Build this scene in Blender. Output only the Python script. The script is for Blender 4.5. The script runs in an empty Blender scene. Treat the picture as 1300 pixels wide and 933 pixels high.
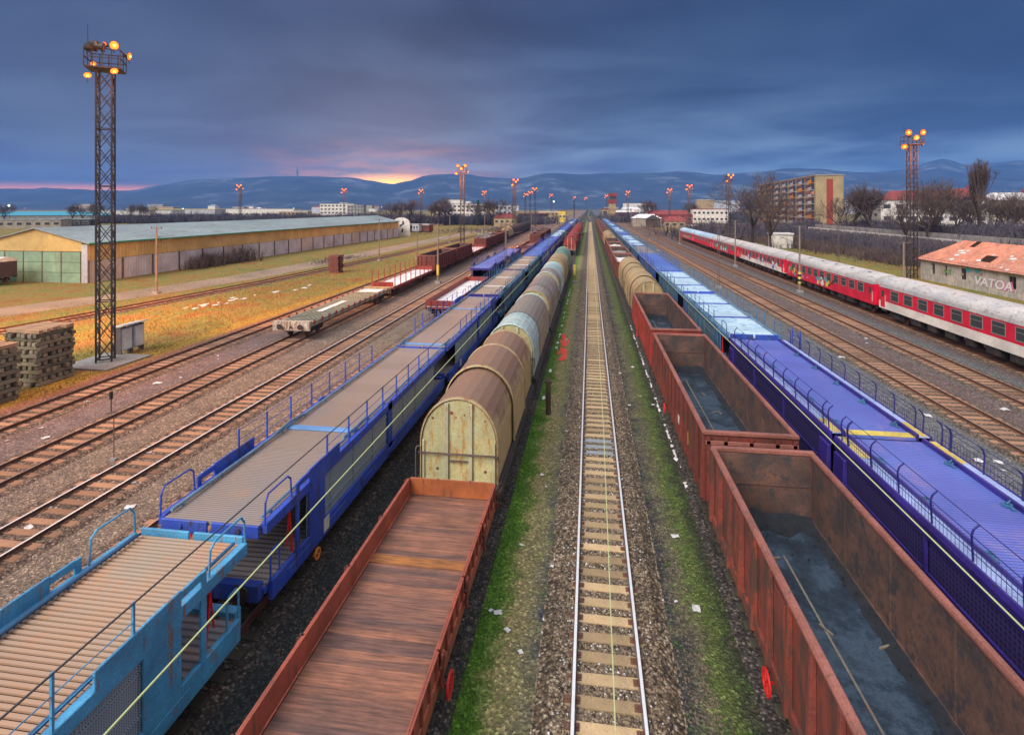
import bpy, math, random
from mathutils import Vector, Matrix
random.seed(7)
R = math.radians
sc = bpy.context.scene
COL = sc.collection
TH = math.atan(98.6/700); CT, ST = math.cos(TH), math.sin(TH)
H = 10.6

def at(u, F):
    """ground x,y of a point seen in photo column u at forward distance F (metres)"""
    r = (u-650)*F/700
    return r*CT-F*ST, r*ST+F*CT

# ------------------------------------------------------------------ node helpers
def newmat(name):
    m = bpy.data.materials.new(name); m.use_nodes = True
    nt = m.node_tree; nt.nodes.clear()
    o = nt.nodes.new('ShaderNodeOutputMaterial'); b = nt.nodes.new('ShaderNodeBsdfPrincipled')
    nt.links.new(b.outputs[0], o.inputs[0])
    return m, nt, b
def N(nt, t, **k):
    n = nt.nodes.new(t)
    for a, v in k.items(): setattr(n, a, v)
    return n
def c4(c): return (c[0], c[1], c[2], 1)
def texco(nt, scale=(1,1,1), out='Object'):
    t = N(nt, 'ShaderNodeTexCoord'); mp = N(nt, 'ShaderNodeMapping')
    mp.inputs['Scale'].default_value = scale
    nt.links.new(t.outputs[out], mp.inputs[0]); return mp.outputs[0]
def noise(nt, vec, scale, detail=6, rough=.6):
    n = N(nt, 'ShaderNodeTexNoise'); n.inputs['Scale'].default_value = scale
    n.inputs['Detail'].default_value = detail; n.inputs['Roughness'].default_value = rough
    nt.links.new(vec, n.inputs['Vector']); return n
def ramp(nt, fac, stops, interp='LINEAR'):
    r = N(nt, 'ShaderNodeValToRGB'); r.color_ramp.interpolation = interp
    e = r.color_ramp.elements
    while len(e) < len(stops): e.new(.5)
    for i, (p, c) in enumerate(stops):
        e[i].position = p; e[i].color = c4(c) if not isinstance(c, (int, float)) else (c, c, c, 1)
    nt.links.new(fac, r.inputs[0]); return r.outputs[0]
def mix(nt, fac, a, b, mode='MIX'):
    m = N(nt, 'ShaderNodeMix', data_type='RGBA', blend_type=mode)
    if isinstance(fac, (int, float)): m.inputs[0].default_value = fac
    else: nt.links.new(fac, m.inputs[0])
    for i, s in ((6, a), (7, b)):
        if isinstance(s, tuple): m.inputs[i].default_value = c4(s)
        else: nt.links.new(s, m.inputs[i])
    return m.outputs[2]
def math_(nt, op, a, b=None, clamp=False):
    m = N(nt, 'ShaderNodeMath', operation=op); m.use_clamp = clamp
    for i, s in ((0, a), (1, b)):
        if s is None: continue
        if isinstance(s, (int, float)): m.inputs[i].default_value = s
        else: nt.links.new(s, m.inputs[i])
    return m.outputs[0]
def bump(nt, b, h, strength=.3, dist=.02):
    n = N(nt, 'ShaderNodeBump'); n.inputs['Strength'].default_value = strength; n.inputs['Distance'].default_value = dist
    nt.links.new(h, n.inputs['Height']); nt.links.new(n.outputs[0], b.inputs['Normal'])

def paint(name, c1, c2=None, rust=None, amount=.42, scale=1.3, rough=.55, metal=0, stretch=(1,1,1), bs=.15, streak=True):
    """weathered surface: two tones of the own colour, patches of rust or dirt with sharp noisy borders"""
    m, nt, b = newmat(name)
    v = texco(nt, stretch)
    c2 = c2 or tuple(x*.65 for x in c1)
    n1 = noise(nt, v, scale, 8, .65)
    col = mix(nt, ramp(nt, n1.outputs['Fac'], [(.35, 0.), (.65, 1.)]), c1, c2)
    n3 = noise(nt, v, scale*14, 4, .7)
    col = mix(nt, .6, col, ramp(nt, n3.outputs['Fac'], [(.33, (.5,.48,.46)), (.62, (1.08,1.08,1.08))]), 'MULTIPLY')
    nb = noise(nt, v, scale*.45, 3, .5); col = mix(nt, .5, col, ramp(nt, nb.outputs['Fac'], [(.38, (.6,.6,.62)), (.6, (1.15,1.12,1.1))]), 'MULTIPLY')
    if rust:
        vs = texco(nt, (stretch[0]*2, stretch[1]*2, stretch[2]*(.5 if streak else 2)))
        n2 = noise(nt, vs, scale*1.4, 10, .72)
        col = mix(nt, ramp(nt, n2.outputs['Fac'], [(.70-amount*.45, 0.), (.79-amount*.45, 1.)]), col, rust)
    nt.links.new(col, b.inputs['Base Color'])
    nt.links.new(ramp(nt, n3.outputs['Fac'], [(.2, rough-.12), (.8, rough+.15)]), b.inputs['Roughness'])
    b.inputs['Metallic'].default_value = metal
    if bs: bump(nt, b, n3.outputs['Fac'], bs, .015)
    return m
def planks(name, c1, c2, w=.22, axis='Y', rough=.75, gap=.05):
    m, nt, b = newmat(name)
    v = texco(nt); s = N(nt, 'ShaderNodeSeparateXYZ'); nt.links.new(v, s.inputs[0])
    q = math_(nt, 'DIVIDE', s.outputs[axis], w); fl = math_(nt, 'FLOOR', q); fr = math_(nt, 'FRACT', q)
    wn = N(nt, 'ShaderNodeTexWhiteNoise', noise_dimensions='1D'); nt.links.new(fl, wn.inputs['W'])
    st = (1, 14, 4) if axis == 'Y' else (14, 1, 4)
    n = noise(nt, texco(nt, st), 1.2, 8, .7); n2 = noise(nt, v, .8, 6)
    col = mix(nt, wn.outputs['Value'], c1, c2)
    col = mix(nt, .7, col, ramp(nt, n.outputs['Fac'], [(.38, (.3,.3,.34)), (.62, (1.25,1.15,1.05))]), 'MULTIPLY')
    col = mix(nt, .7, col, ramp(nt, n2.outputs['Fac'], [(.35, (.5,.5,.55)), (.6, (1.1,1,.95))]), 'MULTIPLY')
    g = ramp(nt, fr, [(0, 0.), (gap, 1.), (1, 1.)])
    col = mix(nt, g, (.015,.012,.01), col)
    nt.links.new(col, b.inputs['Base Color']); b.inputs['Roughness'].default_value = rough
    bump(nt, b, g, .6, .02)
    return m
def plain(name, c, rough=.6, metal=0):
    m, nt, b = newmat(name)
    v = texco(nt); n = noise(nt, v, 9, 3)
    nt.links.new(mix(nt, .4, c, ramp(nt, n.outputs['Fac'], [(.3, (.6,.6,.6)), (.7, (1,1,1))]), 'MULTIPLY'), b.inputs['Base Color'])
    b.inputs['Roughness'].default_value = rough; b.inputs['Metallic'].default_value = metal
    return m
def emit(name, c, s):
    m = bpy.data.materials.new(name); m.use_nodes = True; nt = m.node_tree; nt.nodes.clear()
    e = N(nt, 'ShaderNodeEmission'); e.inputs[0].default_value = c4(c); e.inputs[1].default_value = s
    o = N(nt, 'ShaderNodeOutputMaterial'); nt.links.new(e.outputs[0], o.inputs[0]); return m

M = {}
M['rust_red'] = paint('rust_red', (.30,.065,.04), (.18,.05,.04), (.09,.045,.035), .5)
M['rust_red_b'] = paint('rust_red_b', (.22,.045,.03), (.13,.035,.028), (.08,.04,.03), .42)
M['rust_red_c'] = paint('rust_red_c', (.36,.04,.03), (.24,.035,.025), (.10,.04,.03), .34)
M['rim'] = paint('rim', (.34,.13,.10), (.25,.09,.065), (.12,.07,.05), .32)
M['inner'] = paint('inner', (.17,.085,.06), (.06,.045,.042), (.045,.04,.045), .42, scale=.9, rough=.75, streak=False)
M['coalfloor'] = None
M['lowside'] = paint('lowside', (.42,.10,.055), (.33,.08,.05), (.17,.06,.035), .38, scale=1.7)
M['lowend'] = paint('lowend', (.45,.14,.04), (.36,.10,.035), (.16,.06,.03), .36, scale=1.7)
M['floorplank'] = planks('floorplank', (.34,.16,.10), (.15,.09,.08), .19)
M['orangeplank'] = planks('orangeplank', (.45,.2,.06), (.4,.17,.05), .5)
M['hood_brown'] = paint('hood_brown', (.24,.115,.085), (.17,.085,.07), (.34,.22,.10), .33, scale=.8)
def two_tone(name, top, side, rust, z0=2.7, z1=3.35):
    m, nt, b = newmat(name); t = N(nt, 'ShaderNodeTexCoord'); sp = N(nt, 'ShaderNodeSeparateXYZ'); nt.links.new(t.outputs['Object'], sp.inputs[0])
    n = noise(nt, texco(nt), 1.1, 9, .7); n2 = noise(nt, texco(nt, (1.5,1.5,.35)), 2.6, 9, .72); n3 = noise(nt, texco(nt), 16, 4, .7)
    zz = math_(nt, 'ADD', sp.outputs['Z'], math_(nt, 'MULTIPLY', math_(nt, 'SUBTRACT', n.outputs['Fac'], .5), 2.4))
    f = math_(nt, 'DIVIDE', math_(nt, 'SUBTRACT', zz, z0), z1-z0, clamp=True)
    col = mix(nt, f, side, top)
    col = mix(nt, ramp(nt, n2.outputs['Fac'], [(.52, 0.), (.62, .75)]), col, rust)
    col = mix(nt, .55, col, ramp(nt, n3.outputs['Fac'], [(.35, (.55,.52,.5)), (.62, (1.1,1.1,1.1))]), 'MULTIPLY')
    nt.links.new(col, b.inputs['Base Color']); b.inputs['Roughness'].default_value = .6; bump(nt, b, n3.outputs['Fac'], .15, .01); return m
M['hood_two'] = two_tone('hood_two', (.25,.15,.10), (.52,.38,.18), (.30,.13,.05))
M['hood_two_grey'] = two_tone('hood_two_grey', (.22,.20,.17), (.36,.30,.22), (.22,.13,.09))
M['hood_cream'] = paint('hood_cream', (.44,.33,.16), (.37,.27,.14), (.25,.11,.05), .36, scale=1.1)
M['hood_end'] = paint('hood_end', (.56,.50,.24), (.46,.47,.27), (.40,.19,.05), .40, scale=1.6)
M['hood_rib'] = paint('hood_rib', (.50,.48,.32), (.44,.41,.26), (.3,.16,.06), .28, scale=2)
M['hood_grey'] = paint('hood_grey', (.20,.20,.16), (.24,.20,.16), (.26,.14,.09), .3, scale=.8)
M['hood_mauve'] = paint('hood_mauve', (.30,.23,.19), (.27,.25,.23), (.15,.10,.07), .35, scale=.8)
M['hood_turq'] = paint('hood_turq', (.40,.58,.58), (.36,.46,.46), (.28,.2,.14), .35, scale=.8)
M['hood_green'] = paint('hood_green', (.18,.32,.24), (.14,.25,.19), (.2,.15,.1), .28, scale=.9)
M['hood_red'] = paint('hood_red', (.42,.035,.025), (.3,.03,.02), (.15,.05,.03), .33)
M['dark'] = paint('dark', (.03,.028,.028), (.05,.04,.035), (.08,.045,.03), .38, rough=.7)
M['steel'] = plain('steel', (.35,.36,.38), .25, .9)
M['wood_post'] = paint('wood_post', (.10,.06,.04), (.05,.04,.03), scale=4)
M['blue'] = paint('blue', (.02,.075,.55), (.05,.10,.42), (.05,.04,.07), .38, scale=1.6, rough=.58)
M['navy'] = paint('navy', (.02,.018,.20), (.016,.014,.12), (.04,.03,.05), .25, scale=1.5, rough=.4)
M['violetblue'] = paint('violetblue', (.045,.03,.27), (.035,.022,.18), (.06,.04,.07), .3, scale=1.5, rough=.4)
M['walkway'] = paint('walkway', (.40,.52,.82), (.34,.44,.76), (.16,.2,.3), .28, rough=.5)
M['skyblue'] = paint('skyblue', (.08,.38,.66), (.07,.28,.5), (.20,.12,.08), .33, scale=2, rough=.6)
M['paleblue'] = paint('paleblue', (.16,.36,.72), (.13,.3,.62), scale=2, rough=.45)
M['palebeam'] = paint('palebeam', (.20,.32,.42), (.15,.25,.36), (.1,.1,.12), .3, scale=3)
M['bluecyan'] = paint('bluecyan', (.05,.17,.33), (.05,.14,.28), (.08,.05,.04), .25, scale=1.5)
M['snowdeck'] = paint('snowdeck', (.42,.62,.78), (.55,.72,.82), (.10,.26,.46), .36, scale=.7, rough=.6, streak=False)
M['snow'] = paint('snow', (.80,.80,.82), (.74,.72,.72), (.45,.40,.38), .27, scale=1.5, rough=.6, streak=False)
M['yellow'] = paint('yellow', (.75,.52,.06), (.7,.6,.16), (.25,.22,.12), .3, scale=3)
M['orange'] = plain('orange', (.8,.25,.02))
M['redpaint'] = plain('redpaint', (.65,.02,.02), .4)
M['white'] = paint('white', (.78,.76,.72), (.7,.67,.62), (.4,.3,.25), .28, scale=2)
M['greycab'] = paint('greycab', (.55,.58,.62), (.48,.5,.55), (.3,.2,.1), .28, scale=3)
M['glass'] = plain('glass', (.05,.06,.065), .12)
M['wire'] = plain('wire', (.55,.62,.28), .4)
M['wiredark'] = plain('wiredark', (.05,.05,.06), .5)
M['lattice'] = paint('lattice', (.028,.026,.03), (.045,.042,.046), (.04,.022,.018), .35, scale=3)
M['mast'] = paint('mast', (.16,.12,.11), (.10,.08,.08), (.2,.1,.06), .35, scale=3)
M['concretemast'] = paint('concretemast', (.30,.22,.17), (.24,.18,.14), scale=3)
M['sleeper_tan'] = paint('sleeper_tan', (.58,.44,.25), (.48,.36,.21), (.3,.24,.17), .3, scale=5, rough=.85, bs=.5)
M['sleeper_brown'] = paint('sleeper_brown', (.44,.24,.14), (.34,.19,.12), (.2,.13,.09), .34, scale=5, rough=.85, bs=.5)
M['oldwood'] = paint('oldwood', (.34,.30,.20), (.25,.22,.16), (.36,.19,.08), .28, scale=3, rough=.9, stretch=(1,.2,1), bs=.5)
M['oldwood_lit'] = paint('oldwood_lit', (.55,.33,.19), (.42,.27,.17), scale=3, rough=.9, bs=.5)  # top-layer copy of the old wood, orange lamp light put into its colour
M['rail_shiny'] = paint('rail_shiny', (.16,.12,.10), (.12,.09,.08), scale=6, rough=.5)
M['railhead'] = plain('railhead', (.85,.87,.88), .35, .35)
M['railhead_dull'] = plain('railhead_dull', (.36,.29,.25), .4, .5)
M['rail_rust'] = paint('rail_rust', (.17,.075,.04), (.12,.06,.04), scale=6, rough=.7)
M['coach_red'] = paint('coach_red', (.86,.016,.06), (.75,.014,.05), (.3,.03,.03), .12, scale=1.2, rough=.35)
M['coach_white'] = paint('coach_white', (.95,.88,.78), (.9,.82,.72), (.5,.4,.32), .18, scale=1.2, rough=.45)
M['coach_roof'] = paint('coach_roof', (.50,.51,.52), (.62,.58,.55), (.30,.25,.22), .36, scale=1.0, rough=.6, stretch=(1,.6,1), streak=False)
M['winframe'] = plain('winframe', (.35,.34,.33), .35, .3)
M['black'] = plain('black', (.012,.012,.014), .6)
M['corr_yellow'] = paint('corr_yellow', (.62,.44,.16), (.54,.38,.14), (.36,.24,.12), .28, scale=.6)
M['corr_pale'] = paint('corr_pale', (.52,.48,.44), (.46,.42,.4), (.35,.26,.2), .28, scale=.6)
M['corr_blue'] = paint('corr_blue', (.52,.54,.60), (.44,.45,.52), (.3,.24,.2), .28, scale=.6)
M['roofgrey'] = paint('roofgrey', (.28,.35,.36), (.22,.28,.30), (.2,.2,.19), .36, scale=.25, rough=.6, stretch=(1,.3,1), streak=False)
M['greendoor'] = paint('greendoor', (.28,.44,.30), (.22,.36,.25), (.2,.22,.15), .32, scale=.8)
M['green_trim'] = plain('green_trim', (.02,.28,.14))
M['ruinwall'] = paint('ruinwall', (.62,.56,.48), (.50,.46,.42), (.25,.27,.23), .42, scale=1.3, rough=.9)
M['plaster'] = paint('plaster', (.42,.36,.27), (.34,.29,.23), (.20,.22,.18), .36, scale=1.0, rough=.9)
M['tile_orange'] = paint('tile_orange', (.60,.27,.17), (.48,.20,.13), (.55,.42,.36), .36, scale=1.2, rough=.85, bs=.5, streak=False)
M['tile_red'] = paint('tile_red', (.28,.05,.045), (.2,.04,.04), scale=1.5, rough=.8)
M['apart'] = paint('apart', (.42,.33,.18), (.36,.29,.17), scale=.4, rough=.85)
M['apart_red'] = plain('apart_red', (.32,.05,.03))
M['bark'] = paint('bark', (.045,.035,.03), (.07,.05,.04), scale=6, rough=.9)
M['twig'] = plain('twig', (.115,.08,.07), .9)
M['twig_dark'] = plain('twig_dark', (.085,.075,.095), .9)
M['evergreen'] = plain('evergreen', (.02,.045,.03), .9)
M['concrete'] = paint('concrete', (.34,.33,.31), (.26,.25,.24), (.16,.15,.14), .3, scale=1.2, rough=.85)
M['lamp_orange'] = emit('lamp_orange', (1,.12,.012), 1.6)
M['lamp_big'] = emit('lamp_big', (1,.17,.02), 1.8)
M['lamp_core'] = emit('lamp_core', (1,.36,.07), 2.6)
M['lamp_white'] = emit('lamp_white', (.8,1,.95), 3)
M['lamp_red'] = emit('lamp_red', (1,.03,.02), 3)
M['lamp_off'] = plain('lamp_off', (.25,.12,.07), .3)

def mesh_panel(name, c, c2, s=.09):
    """perforated sheet: holes as a fine grid of darker recesses"""
    m, nt, b = newmat(name); v = texco(nt, (1/s,1/s,1/s))
    sp = N(nt, 'ShaderNodeSeparateXYZ'); nt.links.new(v, sp.inputs[0])
    f1 = math_(nt, 'FRACT', sp.outputs['Y']); f2 = math_(nt, 'FRACT', sp.outputs['Z'])
    g = math_(nt, 'MULTIPLY', math_(nt, 'GREATER_THAN', f1, .35), math_(nt, 'GREATER_THAN', f2, .35))
    n = noise(nt, texco(nt), 1.2, 7)
    col = mix(nt, n.outputs['Fac'], c, c2)
    col = mix(nt, g, col, tuple(x*.45 for x in c))
    nt.links.new(col, b.inputs['Base Color']); b.inputs['Roughness'].default_value = .6
    return m
M['mesh_grey'] = mesh_panel('mesh_grey', (.22,.29,.36), (.36,.42,.46), .05)
M['mesh_navy'] = mesh_panel('mesh_navy', (.025,.022,.12), (.05,.03,.12), .12)
M['mesh_teal'] = mesh_panel('mesh_teal', (.10,.2,.27), (.14,.2,.24))

def coal():
    m, nt, b = newmat('coalfloor'); v = texco(nt)
    n1 = noise(nt, v, .7, 8, .7); n2 = noise(nt, v, 22, 5, .7)
    col = ramp(nt, n1.outputs['Fac'], [(.36, (.008,.016,.03)), (.48, (.02,.042,.07)), (.56, (.06,.10,.15)), (.68, (.025,.045,.07))])
    col = mix(nt, .6, col, ramp(nt, n2.outputs['Fac'], [(.35, (.35,.35,.35)), (.7, (1.2,1.2,1.2))]), 'MULTIPLY')
    nt.links.new(col, b.inputs['Base Color'])
    nt.links.new(ramp(nt, n1.outputs['Fac'], [(.4, .85), (.56, .35)]), b.inputs['Roughness'])
    bump(nt, b, n2.outputs['Fac'], .6, .03); return m
M['coalfloor'] = coal(); M['coaldust'] = paint('coaldust', (.012,.016,.024), (.02,.026,.036), scale=4, rough=.95, bs=.8)

def deckmat(name, c1, c2, w, c3=None, rough=.5, gapc=.12):
    """ribbed deck plate: fine transverse ribs, long soft wear"""
    m, nt, b = newmat(name); v = texco(nt); s = N(nt, 'ShaderNodeSeparateXYZ'); nt.links.new(v, s.inputs[0])
    q = math_(nt, 'DIVIDE', s.outputs['Y'], w); fr = math_(nt, 'FRACT', q)
    n = noise(nt, texco(nt, (1,.35,1)), .55, 7, .6)
    col = mix(nt, ramp(nt, n.outputs['Fac'], [(.35, 0.), (.65, 1.)]), c1, c2)
    if c3:
        n2 = noise(nt, texco(nt, (1,.5,1)), .9, 8, .7)
        col = mix(nt, ramp(nt, n2.outputs['Fac'], [(.54, 0.), (.66, .8)]), col, c3)
    q2 = math_(nt, 'DIVIDE', s.outputs['Y'], 1.15); fr2 = math_(nt, 'FRACT', q2)
    wn = N(nt, 'ShaderNodeTexWhiteNoise', noise_dimensions='1D'); nt.links.new(math_(nt, 'FLOOR', q2), wn.inputs['W'])
    col = mix(nt, .5, col, ramp(nt, wn.outputs['Value'], [(0, (.72,.72,.72)), (1, (1.1,1.08,1.05))]), 'MULTIPLY')
    g = ramp(nt, fr, [(0, 0.), (.25, 1.), (.7, 1.), (1, 0.)])
    dk = mix(nt, g, tuple(x*gapc*3 for x in c1), col)
    nt.links.new(dk, b.inputs['Base Color']); b.inputs['Roughness'].default_value = rough
    bump(nt, b, g, .5, .03); return m
M['deck_brown'] = deckmat('deck_brown', (.32,.235,.18), (.27,.235,.23), .09, (.42,.25,.15), gapc=.2)
M['deck_light'] = deckmat('deck_light', (.50,.30,.19), (.36,.33,.27), 50, (.62,.24,.09), gapc=.3)
M['deck_blue'] = deckmat('deck_blue', (.11,.13,.50), (.12,.19,.58), .11, (.26,.21,.46), gapc=.2)
M['deck_blue2'] = deckmat('deck_blue2', (.07,.15,.55), (.12,.22,.6), .2)
M['deck_beige'] = deckmat('deck_beige', (.42,.31,.21), (.34,.29,.24), .2, (.46,.27,.18))
M['deck_mauve'] = deckmat('deck_mauve', (.30,.25,.24), (.26,.24,.26), .2)

# ground -----------------------------------------------------------------------
def ground_mat():
    m, nt, b = newmat('yard_ground')
    t = N(nt, 'ShaderNodeTexCoord'); s = N(nt, 'ShaderNodeSeparateXYZ'); nt.links.new(t.outputs['Object'], s.inputs[0])
    P = t.outputs['Object']
    n0 = noise(nt, P, .9, 8, .65); n1 = noise(nt, P, .16, 4)
    x = math_(nt, 'ADD', s.outputs['X'], math_(nt, 'MULTIPLY', math_(nt, 'SUBTRACT', n0.outputs['Fac'], .5), 1.9))
    fac = math_(nt, 'DIVIDE', math_(nt, 'ADD', x, 64), 128)
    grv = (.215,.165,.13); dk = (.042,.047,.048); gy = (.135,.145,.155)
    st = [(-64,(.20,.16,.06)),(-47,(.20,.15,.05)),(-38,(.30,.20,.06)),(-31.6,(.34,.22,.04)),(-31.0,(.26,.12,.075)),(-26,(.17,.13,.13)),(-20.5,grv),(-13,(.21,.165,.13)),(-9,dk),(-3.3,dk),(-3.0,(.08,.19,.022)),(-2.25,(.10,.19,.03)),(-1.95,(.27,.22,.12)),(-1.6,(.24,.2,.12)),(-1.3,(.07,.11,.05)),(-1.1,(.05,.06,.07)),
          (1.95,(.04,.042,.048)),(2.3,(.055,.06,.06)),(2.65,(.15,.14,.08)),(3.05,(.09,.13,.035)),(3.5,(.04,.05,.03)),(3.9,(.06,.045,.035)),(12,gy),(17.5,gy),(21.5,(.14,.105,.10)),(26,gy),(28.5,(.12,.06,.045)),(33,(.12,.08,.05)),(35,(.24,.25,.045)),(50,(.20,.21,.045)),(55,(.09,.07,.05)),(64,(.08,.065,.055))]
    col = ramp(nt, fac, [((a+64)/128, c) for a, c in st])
    # big scale mottling
    col = mix(nt, .55, col, ramp(nt, n0.outputs['Fac'], [(.3, (.55,.55,.55)), (.7, (1.3,1.25,1.2))]), 'MULTIPLY')
    # grass fields: green patches
    isgr = math_(nt, 'GREATER_THAN', math_(nt, 'ABSOLUTE', s.outputs['X']), 33)
    ng = noise(nt, P, .22, 8, .7)
    pat = ramp(nt, ng.outputs['Fac'], [(.36, (.24,.09,.03)), (.46, (.26,.17,.05)), (.56, (.17,.19,.05)), (.7, (.11,.10,.045))])  # orange stops mix dry grass with lamp glow put into the colour
    col = mix(nt, math_(nt, 'MULTIPLY', isgr, .8), col, pat)
    # green weeds between stones along the empty centre track
    a1 = math_(nt, 'LESS_THAN', math_(nt, 'ABSOLUTE', s.outputs['X']), 4)
    nw = noise(nt, P, 1.7, 9, .75)
    col = mix(nt, math_(nt, 'MULTIPLY', a1, ramp(nt, nw.outputs['Fac'], [(.55, 0.), (.68, .8)])), col, (.06,.13,.02))
    # stones
    vo = N(nt, 'ShaderNodeTexVoronoi'); vo.inputs['Scale'].default_value = 17; nt.links.new(P, vo.inputs['Vector'])
    sep = N(nt, 'ShaderNodeSeparateColor'); nt.links.new(vo.outputs['Color'], sep.inputs[0])
    sv = ramp(nt, sep.outputs[0], [(0, (.45,.45,.47)), (.6, (.95,.92,.9)), (.9, (1.5,1.42,1.3)), (1, (2.6,2.5,2.3))])
    col = mix(nt, .85, col, sv, 'MULTIPLY')
    nt.links.new(col, b.inputs['Base Color']); b.inputs['Roughness'].default_value = .95
    b.inputs['Specular IOR Level'].default_value = .2
    h = math_(nt, 'ADD', vo.outputs['Distance'], n0.outputs['Fac'])
    bump(nt, b, h, .7, .05)
    return m
def ballast_mat(name, cs):
    m, nt, b = newmat(name); t = N(nt, 'ShaderNodeTexCoord'); P = t.outputs['Object']
    vo = N(nt, 'ShaderNodeTexVoronoi'); vo.inputs['Scale'].default_value = 14; nt.links.new(P, vo.inputs['Vector'])
    sep = N(nt, 'ShaderNodeSeparateColor'); nt.links.new(vo.outputs['Color'], sep.inputs[0])
    col = ramp(nt, sep.outputs[0], [(0, cs[0]), (.4, cs[1]), (.75, cs[2]), (1, cs[3])])
    n = noise(nt, P, .8, 6)
    col = mix(nt, .6, col, ramp(nt, n.outputs['Fac'], [(.35, (.5,.48,.45)), (.65, (1.15,1.1,1.05))]), 'MULTIPLY')
    d = ramp(nt, vo.outputs['Distance'], [(.25, (1,1,1)), (.7, (.25,.22,.2))])
    col = mix(nt, .8, col, d, 'MULTIPLY')
    nt.links.new(col, b.inputs['Base Color']); b.inputs['Roughness'].default_value = .9
    bump(nt, b, math_(nt, 'MULTIPLY', vo.outputs['Distance'], -1), .8, .05); return m
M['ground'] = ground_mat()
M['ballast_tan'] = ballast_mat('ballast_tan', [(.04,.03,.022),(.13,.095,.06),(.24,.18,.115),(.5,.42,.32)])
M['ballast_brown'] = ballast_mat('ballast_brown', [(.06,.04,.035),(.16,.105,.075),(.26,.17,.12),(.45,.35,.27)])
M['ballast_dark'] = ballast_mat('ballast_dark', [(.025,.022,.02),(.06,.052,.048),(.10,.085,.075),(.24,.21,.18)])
M['ballast_grey'] = ballast_mat('ballast_grey', [(.05,.04,.035),(.13,.10,.075),(.22,.17,.12),(.4,.34,.26)])
M['stone'] = plain('stone', (.30,.23,.15), .9)
M['stone_dark'] = plain('stone_dark', (.16,.12,.09), .9)
M['grassgreen'] = plain('grassgreen', (.12,.27,.025), .8)
M['grassdry'] = plain('grassdry', (.46,.31,.06), .85)
M['grassbrown'] = plain('grassbrown', (.33,.13,.05), .9)
M['grassolive'] = plain('grassolive', (.16,.17,.04), .85)
M['road'] = paint('road', (.33,.24,.15), (.27,.20,.15), (.2,.15,.12), .3, scale=.3, rough=.85)
M['paper'] = paint('paper', (.80,.80,.84), (.6,.58,.55), scale=6, rough=.7)
M['cyanpaper'] = plain('cyanpaper', (.1,.45,.7), .5)

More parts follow.
